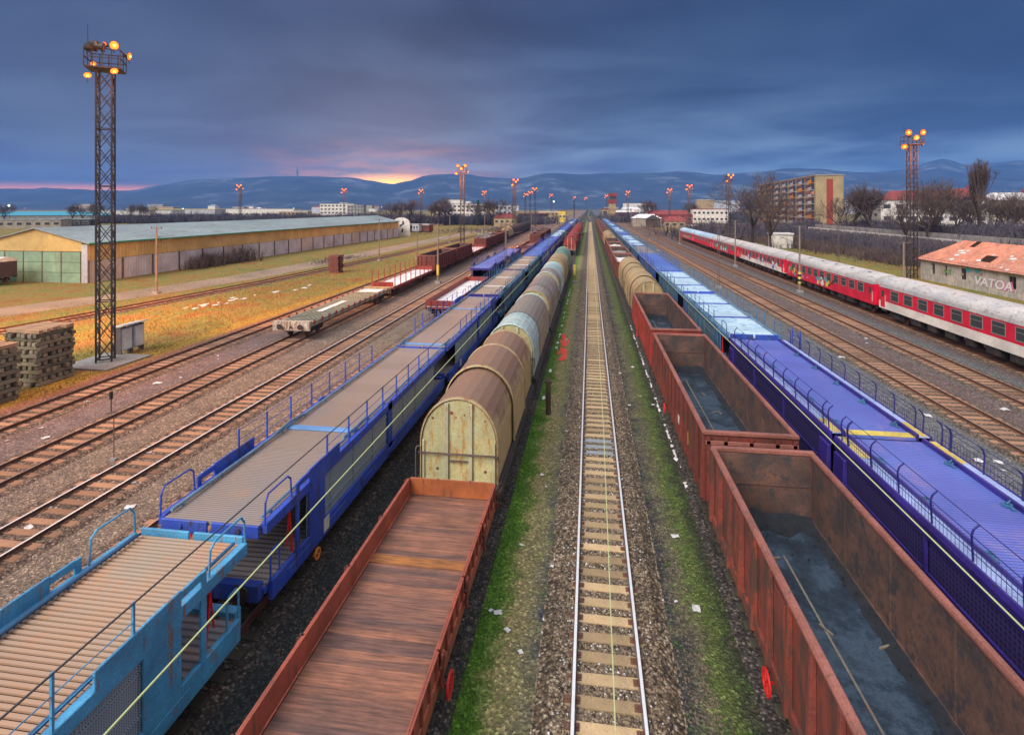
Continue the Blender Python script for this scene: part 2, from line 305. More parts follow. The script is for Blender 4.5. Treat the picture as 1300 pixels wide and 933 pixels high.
# ------------------------------------------------------------------ mesh builder
class MB:
    def __init__(s): s.v = []; s.f = []; s.mi = []; s.m = 0
    def add(s, vs, fs):
        o = len(s.v); s.v += [tuple(v) for v in vs]
        for f in fs: s.f.append(tuple(i+o for i in f)); s.mi.append(s.m)
        return s
    def box(s, x0, x1, y0, y1, z0, z1):
        return s.add([(x0,y0,z0),(x1,y0,z0),(x1,y1,z0),(x0,y1,z0),(x0,y0,z1),(x1,y0,z1),(x1,y1,z1),(x0,y1,z1)],
                     [(0,3,2,1),(4,5,6,7),(0,1,5,4),(1,2,6,5),(2,3,7,6),(3,0,4,7)])
    def bar(s, a, b, w=.05, h=None, n=4):
        """square or round bar from a to b"""
        a = Vector(a); b = Vector(b); d = (b-a)
        if d.length < 1e-6: return s
        d.normalize(); up = Vector((0,0,1)) if abs(d.z) < .95 else Vector((0,1,0))
        x = d.cross(up).normalized(); y = x.cross(d).normalized()
        h = h or w; vs = []
        for p in (a, b):
            for i in range(n):
                t = 2*math.pi*(i+.5)/n; k = .7071 if n == 4 else .5
                vs.append(p + x*math.cos(t)*w*k + y*math.sin(t)*h*k)
        fs = [(i, (i+1) % n, (i+1) % n+n, i+n) for i in range(n)] + [tuple(range(n))[::-1], tuple(range(n, 2*n))]
        return s.add(vs, fs)
    def path(s, pts, r=.02, n=6):
        for a, b in zip(pts, pts[1:]): s.bar(a, b, r*2, None, n)
        return s
    def taper(s, a, b, r0, r1, n=5):
        a = Vector(a); b = Vector(b); d = (b-a)
        if d.length < 1e-6: return s
        d.normalize(); up = Vector((0,0,1)) if abs(d.z) < .9 else Vector((1,0,0))
        x = d.cross(up).normalized(); y = x.cross(d)
        vs = [p + x*math.cos(2*math.pi*i/n)*r + y*math.sin(2*math.pi*i/n)*r for p, r in ((a, r0), (b, r1)) for i in range(n)]
        return s.add(vs, [(i, (i+1) % n, (i+1) % n+n, i+n) for i in range(n)])
    def disc(s, c, r, axis='X', th=.08, n=20, r_in=0):
        """wheel or ring around an axis"""
        vs = []; 
        for side in (-th/2, th/2):
            for rr in ((r, r_in) if r_in else (r,)):
                for i in range(n):
                    t = 2*math.pi*i/n; p, q = math.cos(t)*rr, math.sin(t)*rr
                    vs.append({'X': (c[0]+side, c[1]+p, c[2]+q), 'Y': (c[0]+p, c[1]+side, c[2]+q), 'Z': (c[0]+p, c[1]+q, c[2]+side)}[axis])
        fs = []
        if r_in:
            for i in range(n):
                j = (i+1) % n
                fs += [(i, j, j+2*n, i+2*n), (i+n, i+3*n, j+3*n, j+n), (i, i+n, j+n, j), (i+2*n, j+2*n, j+3*n, i+3*n)]
        else:
            fs = [(i, (i+1) % n, (i+1) % n+n, i+n) for i in range(n)] + [tuple(range(n))[::-1], tuple(range(n, 2*n))]
        return s.add(vs, fs)
    def prof(s, pts, y0, y1, cap=True, closed=True):
        """extrude an x,z outline along y"""
        n = len(pts); vs = [(p[0], y, p[1]) for y in (y0, y1) for p in pts]
        r = range(n if closed else n-1)
        fs = [(i, (i+1) % n, (i+1) % n+n, i+n) for i in r]
        if cap and closed: fs += [tuple(range(n))[::-1], tuple(range(n, 2*n))]
        return s.add(vs, fs)
    def sphere(s, c, r, n=10, sq=(1,1,1)):
        vs = []; m = n//2
        for j in range(m+1):
            ph = math.pi*j/m
            for i in range(n):
                t = 2*math.pi*i/n
                vs.append((c[0]+r*sq[0]*math.sin(ph)*math.cos(t), c[1]+r*sq[1]*math.sin(ph)*math.sin(t), c[2]+r*sq[2]*math.cos(ph)))
        return s.add(vs, [(j*n+i, j*n+(i+1) % n, (j+1)*n+(i+1) % n, (j+1)*n+i) for j in range(m) for i in range(n)])
    def build(s, name, mats, parent=None, bevel=0, smooth=False, label=None):
        me = bpy.data.meshes.new(name); me.from_pydata(s.v, [], s.f)
        mats = mats if isinstance(mats, (list, tuple)) else [mats]
        for m in mats: me.materials.append(M[m] if isinstance(m, str) else m)
        if len(mats) > 1: me.polygons.foreach_set('material_index', s.mi)
        me.update()
        if smooth: me.polygons.foreach_set('use_smooth', [True]*len(me.polygons))
        o = bpy.data.objects.new(name, me); COL.objects.link(o)
        if parent: o.parent = parent
        if bevel:
            md = o.modifiers.new('bevel', 'BEVEL'); md.width = bevel; md.segments = 1; md.limit_method = 'ANGLE'
        if label: o['label'] = label
        return o
def tag(o, label, cat, group=None, kind=None):
    if label: o['label'] = label
    if cat: o['category'] = cat
    if group: o['group'] = group
    if kind: o['kind'] = kind
    return o
def thing(name, label, cat, loc=(0,0,0), rz=0, group=None):
    o = bpy.data.objects.new(name, None); COL.objects.link(o); o.empty_display_size = .3
    o.location = loc; o.rotation_euler = (0, 0, rz); return tag(o, label, cat, group)
KIDS = {}
def copy_tree(o, parent=None):
    c = o.copy(); COL.objects.link(c); c.parent = parent
    for ch in o.children: copy_tree(ch, c)
    return c
def struct(name, mb, m, **k):
    o = mb.build(name, m, **k); o['kind'] = 'structure'; return o
def text_part(txt, size, depth, mat, parent, loc, rot, name='lettering', shear=0):
    cu = bpy.data.curves.new(name, 'FONT'); cu.body = txt; cu.size = size; cu.extrude = depth; cu.offset = .02*size; cu.shear = shear
    ob = bpy.data.objects.new(name+'_tmp', cu); COL.objects.link(ob)
    dg = bpy.context.evaluated_depsgraph_get(); me = bpy.data.meshes.new_from_object(ob.evaluated_get(dg))
    bpy.data.objects.remove(ob); me.materials.clear(); me.materials.append(M[mat])
    o = bpy.data.objects.new(name, me); COL.objects.link(o); o.parent = parent; o.location = loc; o.rotation_euler = rot
    return o

# ------------------------------------------------------------------ camera
cd = bpy.data.cameras.new('camera'); cam = bpy.data.objects.new('camera', cd); COL.objects.link(cam); sc.camera = cam
cam.location = (0, 0, H); cam.rotation_euler = (R(90), 0, TH)
cd.sensor_width = 36; cd.lens = 700/1300*36; cd.shift_y = -(466.5-264)/1300; cd.clip_end = 30000; cd.clip_start = .1

# ------------------------------------------------------------------ world
w = bpy.data.worlds.new('World'); sc.world = w; w.use_nodes = True; nt = w.node_tree; nt.nodes.clear()
wo = N(nt, 'ShaderNodeOutputWorld'); bg = N(nt, 'ShaderNodeBackground'); nt.links.new(bg.outputs[0], wo.inputs[0])
tc = N(nt, 'ShaderNodeTexCoord'); D = tc.outputs['Generated']; sp = N(nt, 'ShaderNodeSeparateXYZ'); nt.links.new(D, sp.inputs[0])
Z = sp.outputs['Z']
base = ramp(nt, Z, [(0, (.14,.21,.29)), (.06, (.105,.16,.24)), (.13, (.062,.098,.165)), (.22, (.034,.056,.112)), (.32, (.018,.031,.075)), (.42, (.05,.065,.12)), (.60, (.42,.44,.50)), (1, (.55,.56,.60))])  # last stops: unseen overhead sky brightened as added fill light
def dotdir(az, z):
    v = Vector((math.sin(R(az)), math.cos(R(az)), z)).normalized()
    n = N(nt, 'ShaderNodeVectorMath', operation='DOT_PRODUCT'); nt.links.new(D, n.inputs[0]); n.inputs[1].default_value = v; return n.outputs['Value']
# clouds: low flat layer
div = N(nt, 'ShaderNodeVectorMath', operation='DIVIDE'); cb = N(nt, 'ShaderNodeCombineXYZ')
zz = math_(nt, 'ADD', math_(nt, 'MAXIMUM', Z, 0), .12)
for i in range(3): nt.links.new(zz, cb.inputs[i])
nt.links.new(D, div.inputs[0]); nt.links.new(cb.outputs[0], div.inputs[1])
mp = N(nt, 'ShaderNodeMapping'); mp.inputs['Scale'].default_value = (.8, 1, 0); nt.links.new(div.outputs[0], mp.inputs[0])
cn = noise(nt, mp.outputs[0], .9, 9, .52); cn.inputs['Distortion'].default_value = .4
dark = ramp(nt, cn.outputs['Fac'], [(.36, (1.6,1.5,1.35)), (.48, (1,1,1.0)), (.53, (.72,.74,.8)), (.62, (.38,.41,.52))])
col = mix(nt, .95, base, dark, 'MULTIPLY')
# mauve-grey cloud bank at the left
lf = ramp(nt, dotdir(-45, .12), [(.72, 0.), (1, 1.)])
col = mix(nt, math_(nt, 'MULTIPLY', lf, ramp(nt, Z, [(0, .75), (.3, .25), (.5, 0.)])), col, (.062,.058,.092))
dr = math_(nt, 'MULTIPLY', ramp(nt, dotdir(38, .3), [(.82, 0.), (1, .6)]), ramp(nt, Z, [(.07, 0.), (.2, 1.)]))
col = mix(nt, dr, col, (.012,.028,.08))
# sunset
cn2 = noise(nt, mp.outputs[0], 2.6, 8, .62)
g2 = math_(nt, 'MULTIPLY', ramp(nt, dotdir(-21, .06), [(.972, 0.), (.999, 1.)]), ramp(nt, Z, [(.02, 1.), (.13, 0.)]))
g2 = math_(nt, 'MULTIPLY', g2, ramp(nt, cn2.outputs['Fac'], [(.42, .12), (.62, 1.)]))
col = mix(nt, math_(nt, 'MULTIPLY', g2, .6), col, (.95,.27,.08))
g1 = math_(nt, 'MULTIPLY', ramp(nt, dotdir(-20.3, .045), [(.9978, 0.), (.9995, 1.)]), ramp(nt, Z, [(.035, 1.), (.062, 0.)]))
col = mix(nt, g1, col, (4.0,1.5,.12))
g3 = math_(nt, 'MULTIPLY', ramp(nt, dotdir(-46, .03), [(.975, 0.), (.999, 1.)]), ramp(nt, Z, [(.02, 1.), (.036, 0.)]))
col = mix(nt, g3, col, (1.6,.42,.09))
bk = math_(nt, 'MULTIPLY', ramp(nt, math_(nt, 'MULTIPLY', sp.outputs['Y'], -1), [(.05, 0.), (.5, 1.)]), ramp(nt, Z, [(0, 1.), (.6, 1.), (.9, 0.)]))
col = mix(nt, bk, col, (.40,.37,.36))      # brightness added to the unseen sky behind the camera, fill for facing surfaces
sky = N(nt, 'ShaderNodeTexSky', sky_type='NISHITA'); sky.sun_disc = False; sky.sun_elevation = R(4); sky.sun_rotation = R(-20)
dim = mix(nt, ramp(nt, Z, [(.40, 1.), (.5, 0.)]), col, mix(nt, 1.0, col, (.78,.82,.84), 'MULTIPLY'))
add = mix(nt, .003, dim, sky.outputs[0], 'ADD')
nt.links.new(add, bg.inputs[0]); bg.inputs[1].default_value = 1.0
# added soft fill lamp, shining from behind and above the camera
sd = bpy.data.lights.new('fill_sun', 'SUN'); sd.energy = 2.1; sd.angle = R(36); sd.color = (1, .92, .85)
so = bpy.data.objects.new('fill_sun', sd); COL.objects.link(so); so.rotation_euler = (R(42), R(-32), 0)

vs = sc.view_settings; vs.view_transform = 'Standard'; vs.look = 'None'; vs.gamma = 1; vs.exposure = 1.0; vs.use_curve_mapping = False

# ------------------------------------------------------------------ ground, hills
GZ = -.22
def smooth(t): t = max(0, min(1, t)); return t*t*(3-2*t)
g = MB()
xs = [-9000,-2500,-900,-300,-150,-64,64,150,300,900,2500,9000]; ys = [-300,0,60,150,400,1000,3000,9000]
for y in ys:
    for x in xs: g.v.append((x, y, GZ))
nx = len(xs)
for j in range(len(ys)-1):
    for i in range(nx-1): g.f.append((j*nx+i, j*nx+i+1, (j+1)*nx+i+1, (j+1)*nx+i)); g.mi.append(0)
struct('ground', g, 'ground')
# hills read from the skyline (photo column, skyline row)
SKY = [(-400,246),(-150,245),(0,244),(60,241),(120,242),(165,242),(200,236),(240,229),(300,226),(350,224),(400,224),(440,226),(470,230),(497,234),(520,230),(545,222),(580,221),(620,225),(655,227),(695,220),(740,223),(785,224),(815,222),(860,219),(905,223),(950,219),(1000,217),(1040,216),(1075,219),(1110,219),(1150,216),(1185,207),(1200,204),(1215,209),(1245,209),(1270,206),(1300,205),(1450,200),(1700,205)]
def skyrow(u):
    for (a, b), (c, d) in zip(SKY, SKY[1:]):
        if a <= u <= c: return b+(d-b)*smooth((u-a)/(c-a))
    return 225
m, nt2, b2 = newmat('forested_hill'); n = noise(nt2, texco(nt2), .0035, 10, .7)
nt2.links.new(ramp(nt2, n.outputs['Fac'], [(.38, (.012,.022,.035)), (.55, (.03,.045,.055)), (.63, (.12,.14,.16))]), b2.inputs['Base Color']); b2.inputs['Roughness'].default_value = 1
M['hill'] = m
hm = MB(); us = list(range(-400, 1701, 12)); fr = [0,.12,.25,.38,.5,.62,.75,.88,1,1.15,1.4]
from mathutils import noise as mn
for k in fr:
    for u in us:
        F = 2600+2200*k
        hmax = (264-skyrow(u))*4800/700+H
        hz = hmax*(smooth(k)*.9+.1*k) if k <= 1 else hmax*(1-(k-1)*1.2)
        x, y = at(u, F)
        hz += mn.noise((x/420, y/420, 3.3))*55*smooth(k*1.3)*(1-max(0, k-.6)) if k < 1 else 0
        hz += mn.noise((x/90, y/90, 1.3))*5
        hm.v.append((x, y, max(GZ-2 if k == 0 else GZ+1, hz) if k > 0 else GZ-3))
nu = len(us)
for j in range(len(fr)-1):
    for i in range(nu-1): hm.f.append((j*nu+i, j*nu+i+1, (j+1)*nu+i+1, (j+1)*nu+i)); hm.mi.append(0)
struct('hills', hm, 'hill', smooth=True)
# haze
hz = MB().box(-6500, 6500, -400, 5400, GZ-1.5, 420)
hm_ = bpy.data.materials.new('haze'); hm_.use_nodes = True; q = hm_.node_tree; q.nodes.clear()
pv = N(q, 'ShaderNodeVolumePrincipled'); pv.inputs['Color'].default_value = (.12,.36,1,1); pv.inputs['Density'].default_value = .00013; pv.inputs['Anisotropy'].default_value = 0
oo = N(q, 'ShaderNodeOutputMaterial'); q.links.new(pv.outputs[0], oo.inputs['Volume'])
USE_HAZE = True
if USE_HAZE: tag(hz.build('haze', hm_), 'blue evening haze over the whole yard and the hills', 'haze', kind='stuff')

# ------------------------------------------------------------------ tracks
def line(a, b): return lambda y: a+b*y
CX = {'C1': line(-9.5, 0), 'C2': line(-4.45, 0), 'C3': line(.4, 0), 'C4': line(5.2, 0), 'C5': line(9.6, 0),
      'M0': line(-13.7, -.008), 'L1': line(-18.35, -.013), 'L2': line(-22.8, -.027), 'L3': line(-28.2, -.024),
      'R1': line(19.5, .001), 'R2': line(24.05, .003), 'R3': line(28.3, .016)}
P4 = [(-62,0),(-51,41),(-49.3,52),(-46.9,73),(-45.4,99),(-44.5,117),(-43.3,202),(-44,420)]
def l4(y):
    for (a, b), (c, d) in zip(P4, P4[1:]):
        if b <= y <= d: return a+(c-a)*(y-b)/(d-b)
    return P4[-1][0]
CX['L4'] = l4
def rail_prof(s): return [(-.07,-.15),(.07,-.15),(.07,-.135),(.012,-.12),(.012,-.045),(.035,-.035),(.035,-.003),(-.035,-.003),(-.035,-.035),(-.012,-.045),(-.012,-.12),(-.07,-.135)]
def vary(m):
    nt = m.node_tree; b = [n for n in nt.nodes if n.type == 'BSDF_PRINCIPLED'][0]; l = b.inputs['Base Color'].links[0]; src = l.from_socket
    oi = N(nt, 'ShaderNodeObjectInfo')
    nt.links.new(mix(nt, 1.0, src, ramp(nt, oi.outputs['Random'], [(0, (.55,.52,.5)), (.5, (.9,.88,.86)), (1, (1.15,1.1,1.05))]), 'MULTIPLY'), b.inputs['Base Color'])
vary(M['sleeper_tan']); vary(M['sleeper_brown']); vary(M['oldwood'])
M['sleeper_grey'] = paint('sleeper_grey', (.30,.34,.37), (.26,.29,.32), scale=4, rough=.9)
slp = {}
M['sleeper_dark'] = paint('sleeper_dark', (.075,.065,.045), (.05,.05,.035), scale=5, rough=.95)
for nm, mt in (('tan', 'sleeper_tan'), ('brown', 'sleeper_brown'), ('dark', 'sleeper_dark'), ('grey', 'sleeper_grey')):
    mb = MB(); mb.prof([(-1.25,-.28),(1.25,-.28),(1.25,-.16),(1.2,-.135),(-1.2,-.135),(-1.25,-.16)], -.15, .15)
    mb.m = 1
    for sx in (-.75, .75):
        mb.box(sx-.17, sx+.17, -.09, .09, -.137, -.118)
        for q_ in (-.12, .12): mb.box(sx+q_-.02, sx+q_+.02, -.04, .04, -.118, -.09)
    o = mb.build('sleeper', [mt, 'rail_rust']); slp[nm] = o.data; bpy.data.objects.remove(o)
def track(key, y0, y1, label, wood, rail, head, bal, ystart):
    f = CX[key]
    ys_ = [y0, y1] if key != 'L4' else [p[1] for p in P4]
    bed = MB()
    for a, b in zip(ys_, ys_[1:]):
        w_ = 1.32
        bed.add([(f(a)-w_-.35,a,GZ-.02),(f(a)-w_,a,-.165),(f(a)+w_,a,-.165),(f(a)+w_+.35,a,GZ-.02),(f(b)-w_-.35,b,GZ-.02),(f(b)-w_,b,-.165),(f(b)+w_,b,-.165),(f(b)+w_+.35,b,GZ-.02)],
                [(0,1,5,4),(1,2,6,5),(2,3,7,6)])
        if key == 'C3':
            for sx in (-1, 1):
                xs_ = [.4+sx*q_ for q_ in (.86, .93, 1.3, 1.62)]; zs_ = [-.163, -.118, -.122, GZ-.01]
                ny = 300; o_ = len(bed.v)
                for k in range(ny+1):
                    yy = 6+.36*k if k < 160 else 63.6+(k-160)*2.6
                    for x_, z_ in zip(xs_, zs_): bed.v.append((x_+.05*mn.noise((yy*2.1, x_*3, 0)), yy, z_+.022*mn.noise((yy*2.7, x_*4, 5))))
                for k in range(ny):
                    for q_ in range(3):
                        a_ = o_+k*4+q_; f4 = (a_, a_+4, a_+5, a_+1); bed.f.append(f4 if sx < 0 else f4[::-1]); bed.mi.append(0)
    struct('ballast_bed', bed, bal)
    t = thing('railway_track', label, 'railway track', (f(y0), y0, 0), 0, 'railway tracks of the freight yard')
    X0 = f(y0)
    for sx in (-.75, .75):
        mb = MB()
        for a, b in zip(ys_, ys_[1:]):
            pr = rail_prof(1); n_ = len(pr)
            vs_ = [(f(a)+sx+p[0]-X0, a-y0, p[1]) for p in pr]+[(f(b)+sx+p[0]-X0, b-y0, p[1]) for p in pr]
            mb.m = 0; mb.add(vs_, [(i, (i+1) % n_, (i+1) % n_+n_, i+n_) for i in range(n_)])
            mb.m = 1; mb.add([(f(a)+sx-.034-X0, a-y0, -.0005),(f(a)+sx+.034-X0, a-y0, -.0005),(f(b)+sx+.034-X0, b-y0, -.0005),(f(b)+sx-.034-X0, b-y0, -.0005)], [(0,1,2,3)])
        mb.build('rail', [rail, head], t)
    dy = .62; n_ = 100; far = MB()
    k = 0; y = ystart
    while y < min(y1, 420):
        ang = -math.atan((f(y+.5)-f(y-.5)) if abs(f(y+.5)-f(y-.5)) < 1 else 0)
        if k < n_:
            o = bpy.data.objects.new('sleeper', slp['grey' if key == 'C3' and k in (25, 26, 27) else wood]); COL.objects.link(o); o.parent = t
            o.location = (f(y)-X0+random.uniform(-.03,.03), y-y0, 0); o.rotation_euler = (0, 0, ang+random.uniform(-.022,.022))
        else:
            far.box(f(y)-X0-1.25, f(y)-X0+1.25, y-y0-.13, y-y0+.13, -.2, -.135)
        y += dy; k += 1
    y = y0+.4
    while y < ystart-.3:
        far.box(f(y)-X0-1.25, f(y)-X0+1.25, y-y0-.13, y-y0+.13, -.2, -.135); y += dy
    fo = far.build('far_sleepers', 'sleeper_'+wood, t); fo['kind'] = 'stuff'
    return t
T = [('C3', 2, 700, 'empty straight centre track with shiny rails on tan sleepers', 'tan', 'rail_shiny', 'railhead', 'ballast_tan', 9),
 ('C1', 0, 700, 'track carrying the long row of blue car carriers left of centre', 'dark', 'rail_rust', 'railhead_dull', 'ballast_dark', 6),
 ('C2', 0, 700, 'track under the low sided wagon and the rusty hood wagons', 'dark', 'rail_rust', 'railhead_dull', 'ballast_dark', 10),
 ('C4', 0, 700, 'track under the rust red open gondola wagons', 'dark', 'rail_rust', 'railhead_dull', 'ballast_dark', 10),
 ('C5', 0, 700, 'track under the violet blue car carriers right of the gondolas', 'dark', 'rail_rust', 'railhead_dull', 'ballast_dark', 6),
 ('M0', 0, 500, 'track directly left of the blue car carriers with the snowy low wagon', 'brown', 'rail_rust', 'railhead_dull', 'ballast_brown', 12),
 ('L1', 0, 500, 'empty track with a bright far rail between gravel strips, next left of the car carriers', 'brown', 'rail_rust', 'railhead', 'ballast_brown', 14),
 ('L2', 0, 420, 'left track on which the flat wagon and the stake wagon stand', 'brown', 'rail_rust', 'railhead_dull', 'ballast_brown', 18),
 ('L3', 0, 330, 'rusty orange track bordering the dry grass below the lamp tower', 'brown', 'rail_rust', 'rail_rust', 'ballast_brown', 23),
 ('L4', 0, 420, 'curved dark track through the grass in front of the long warehouse', 'brown', 'rail_rust', 'rail_rust', 'ballast_dark', 38),
 ('R1', 0, 600, 'first empty track right of the violet blue carriers with pale ballast', 'brown', 'rail_rust', 'railhead_dull', 'ballast_grey', 22),
 ('R2', 0, 600, 'second empty track, closer to the red and white coaches', 'brown', 'rail_rust', 'railhead_dull', 'ballast_grey', 27),
 ('R3', 0, 500, 'track under the red and white passenger coaches', 'brown', 'rail_rust', 'rail_rust', 'ballast_brown', 36)]
for a in T: track(*a)

# ------------------------------------------------------------------ running gear
def gear(t, L, detail=True, col='dark', bogie=True, zf=1.0):
    """buffers, bogies and wheels; y=0 is the wagon middle"""
    ys_ = (-L/2+2.1, L/2-2.1)
    for yc in ys_:
        if bogie:
            b = MB()
            for sx in (-1, 1):
                b.prof([(sx*1.0, .35),(sx*1.08, .35),(sx*1.08, .75),(sx*1.0, .75)], yc-1.25, yc+1.25)
                for q_ in (-.9, .9): b.box(sx*.98-.09, sx*.98+.13*1, yc+q_-.14, yc+q_+.14, .3, .62)
                for q_ in (-.25, 0, .25): b.disc((sx*1.1, yc+q_, .55), .09, 'Z', .4, 8)
            b.box(-1, 1, yc-.25, yc+.25, .5, .85)
            bo = b.build('bogie', col, t)
            wy = (-.9, .9)
        else:
            b = MB()
            for sx in (-1, 1):
                b.box(sx*1.0-.06, sx*1.0+.06, yc-.2, yc+.2, .25, .9); b.bar((sx*1.04, yc-.7, .95), (sx*1.04, yc, .7), .07); b.bar((sx*1.04, yc+.7, .95), (sx*1.04, yc, .7), .07)
            bo = b.build('axle_guard', col, t); wy = (0,)
        for q_ in wy:
            if detail:
                for sx in (-.75, .75):
                    wh = MB(); wh.disc((sx, yc+q_, .46), .46, 'X', .13, 24); wh.disc((sx+(.07 if sx > 0 else -.07), yc+q_, .46), .12, 'X', .14, 10)
                    wh.disc((sx-(.05 if sx > 0 else -.05), yc+q_, .46), .49, 'X', .03, 24)
                    wh.build('wheel', 'rail_rust', bo)
            else:
                b2_ = MB()
                for sx in (-.75, .75): b2_.disc((sx, yc+q_, .46), .46, 'X', .13, 12)
                b2_.build('wheelset', 'rail_rust', bo)
    for ye, s in ((-L/2, -1), (L/2, 1)):
        for sx in (-.87, .87):
            bf = MB(); bf.disc((sx, ye+s*.18, zf), .10, 'Y', .36, 12); bf.disc((sx, ye+s*.38, zf), .22, 'Y', .05, 16)
            bf.build('buffer', col, t)
        if detail:
            cp = MB(); cp.bar((0, ye, .98), (0, ye+s*.35, .95), .09); cp.path([(0.0, ye+s*.35, .95), (.0, ye+s*.45, .7), (0, ye+s*.30, .5)], .035)
            cp.build('coupling', col, t)

def place(key, y): 
    f = CX[key]; return (f(y), y, 0), -math.atan(f(y+.5)-f(y-.5))

# ------------------------------------------------------------------ open gondola wagon
def gondola(key, y0, y1, label, mat='rust_red', floor='coalfloor', detail=True, top=3.2, load=None, group='open gondola wagons'):
    L = y1-y0; loc, rz = place(key, (y0+y1)/2); t = thing('gondola_wagon', label, 'gondola wagon', loc, rz, group)
    h = L/2; W_ = 1.42; z0 = 1.2
    fr_ = MB(); fr_.box(-1.3, 1.3, -h, h, .95, 1.13); 
    for sx in (-1, 1): fr_.box(sx*1.44-.05, sx*1.44+.05, -h+.05, h-.05, .92, 1.2)
    fr_.box(-1.35, 1.35, -h-.04, -h+.18, .8, 1.2); fr_.box(-1.35, 1.35, h-.18, h+.04, .8, 1.2)
    fr_.build('underframe', mat, t, .01)
    MB().box(-1.37, 1.37, -h+.1, h-.1, 1.135, 1.19).build('floor', floor, t)
    npan = int(round(L/1.13)) if detail else int(round(L/1.5))
    for sx in (-1, 1):
        wl = MB(); xo = sx*W_
        wl.m = 0; wl.box(min(xo, xo-sx*.03), max(xo, xo-sx*.03), -h+.02, h-.02, 1.2, top-.02)
        # box stanchions outside, wider at the foot, and doors between them
        for i in range(npan+1):
            yy = -h+.1+(L-.2)*i/npan
            pts = [(xo+sx*.003, 1.0),(xo+sx*.15, 1.0),(xo+sx*.15, 1.5),(xo+sx*.08, top-.1),(xo+sx*.003, top-.1)]
            if sx < 0: pts = pts[::-1]
            wl.prof(pts, yy-.06, yy+.06)
        for i in range(npan):
            yy = -h+.1+(L-.2)*(i+.5)/npan
            if detail and i % 3 == 1:
                wl.box(min(xo+sx*.003, xo+sx*.03), max(xo+sx*.003, xo+sx*.03), yy-.38, yy+.38, 1.25, 2.9)
                wl.bar((xo+sx*.05, yy-.3, 1.3), (xo+sx*.05, yy-.3, 2.9), .035)
        wl.build('side_wall', mat, t, .008 if detail else 0)
        il = MB(); xi = xo-sx*.034
        il.box(min(xi, xi-sx*.01), max(xi, xi-sx*.01), -h+.14, h-.14, 1.2, top-.06)
        if detail:
            for i in range(1, npan, 2):
                yy = -h+.1+(L-.2)*i/npan
                il.box(min(xi-sx*.01, xi-sx*.03), max(xi-sx*.01, xi-sx*.03), yy-.035, yy+.035, 1.2, top-.08)
            il.box(min(xi-sx*.012, xi-sx*.05), max(xi-sx*.012, xi-sx*.05), -h+.15, h-.15, 1.2, 1.3)
        il.build('inner_lining', 'inner', t)
        rm = MB(); rm.prof([(xo-sx*.08, top-.06),(xo+sx*.09, top-.06),(xo+sx*.1, top),(xo+sx*.05, top+.06),(xo-sx*.05, top+.06),(xo-sx*.08, top)][::(1 if sx > 0 else -1)], -h-.01, h+.01)
        rm.build('top_rim', 'rim', t, .01)
    for s in (-1, 1):
        ew = MB(); ye = s*h
        ew.box(-W_, W_, min(ye, ye-s*.05), max(ye, ye-s*.05), 1.2, top-.02)
        for x in (-1.34, -.8, 0, .8, 1.34): ew.box(x-.06, x+.06, min(ye+s*.002, ye+s*.13), max(ye+s*.002, ye+s*.13), 1.0, top-.1)
        for z in (1.7, 2.35): ew.box(-W_+.02, W_-.02, min(ye+s*.003, ye+s*.08), max(ye+s*.003, ye+s*.08), z-.05, z+.05)
        ew.build('end_wall', mat, t)
        il = MB(); yi = ye-s*.054; il.box(-W_+.05, W_-.05, min(yi, yi-s*.01), max(yi, yi-s*.01), 1.2, top-.06)
        if detail: il.box(-W_+.05, W_-.05, min(yi-s*.011, yi-s*.04), max(yi-s*.011, yi-s*.04), 2.2, 2.24)
        il.build('inner_lining', 'inner', t)
        rm = MB(); rm.box(-W_-.06, W_+.06, ye-s*.09 if s > 0 else ye-.07, ye+.07 if s > 0 else ye-s*.09, top-.05, top+.065)
        if detail: rm.box(-W_-.02, W_+.02, ye+s*.071 if s > 0 else ye-.13, ye+.13 if s > 0 else ye-.071, top-.35, top-.22)
        rm.build('end_rim', 'rim', t, .012)
    if detail:
        # wet swept floor: coal dust drifts along the walls and an angle bar down the middle
        dr_ = MB(); rnd = random.Random(int(y0*10))
        nY = 60
        for sx in (-1, 1):
            prev = None
            for i in range(nY+1):
                yy = -h+.15+(L-.3)*i/nY; wd = .22+.22*abs(mn.noise((yy*.7, sx*3, y0)))+.05*rnd.random(); hh = .05+.14*abs(mn.noise((yy*1.3, sx*5, y0)))
                cur = [(sx*1.36, yy, 1.19+hh), (sx*(1.36-wd*.5), yy, 1.19+hh*.6+.01*rnd.random()), (sx*(1.36-wd), yy, 1.192)]
                if prev: dr_.add(prev+cur, [(0,1,4,3),(1,2,5,4)] if sx < 0 else [(0,3,4,1),(1,4,5,2)])
                prev = cur
        for s in (-1, 1):
            prev = None
            for i in range(25):
                xx = -1.34+2.68*i/24; wd = .5+.8*abs(mn.noise((xx*1.1, s*4, y0+2))); hh = .16+.2*abs(mn.noise((xx*1.5, s, y0)))
                cur = [(xx, s*(h-.12), 1.19+hh), (xx, s*(h-.12-wd*.5), 1.19+hh*.5+.01*rnd.random()), (xx, s*(h-.12-wd), 1.192)]
                if prev: dr_.add(prev+cur, [(0,1,4,3),(1,2,5,4)] if s > 0 else [(0,3,4,1),(1,4,5,2)])
                prev = cur
        dd = dr_.build('coal_dust', 'coaldust', t, smooth=True)
        sm = MB(); sm.box(-.025, .025, -h+1.6, h-1.9, 1.192, 1.205)
        sm.m = 0
        for k in range(5): 
            a = (rnd.uniform(-1,1), rnd.uniform(-h+2,h-2), 1.21); an = rnd.uniform(0, 3.1)
            sm.bar(a, (a[0]+.35*math.cos(an), a[1]+.35*math.sin(an), 1.22), .04)
        sm.build('floor_seam', 'hood_grey', t)
        cl = MB()
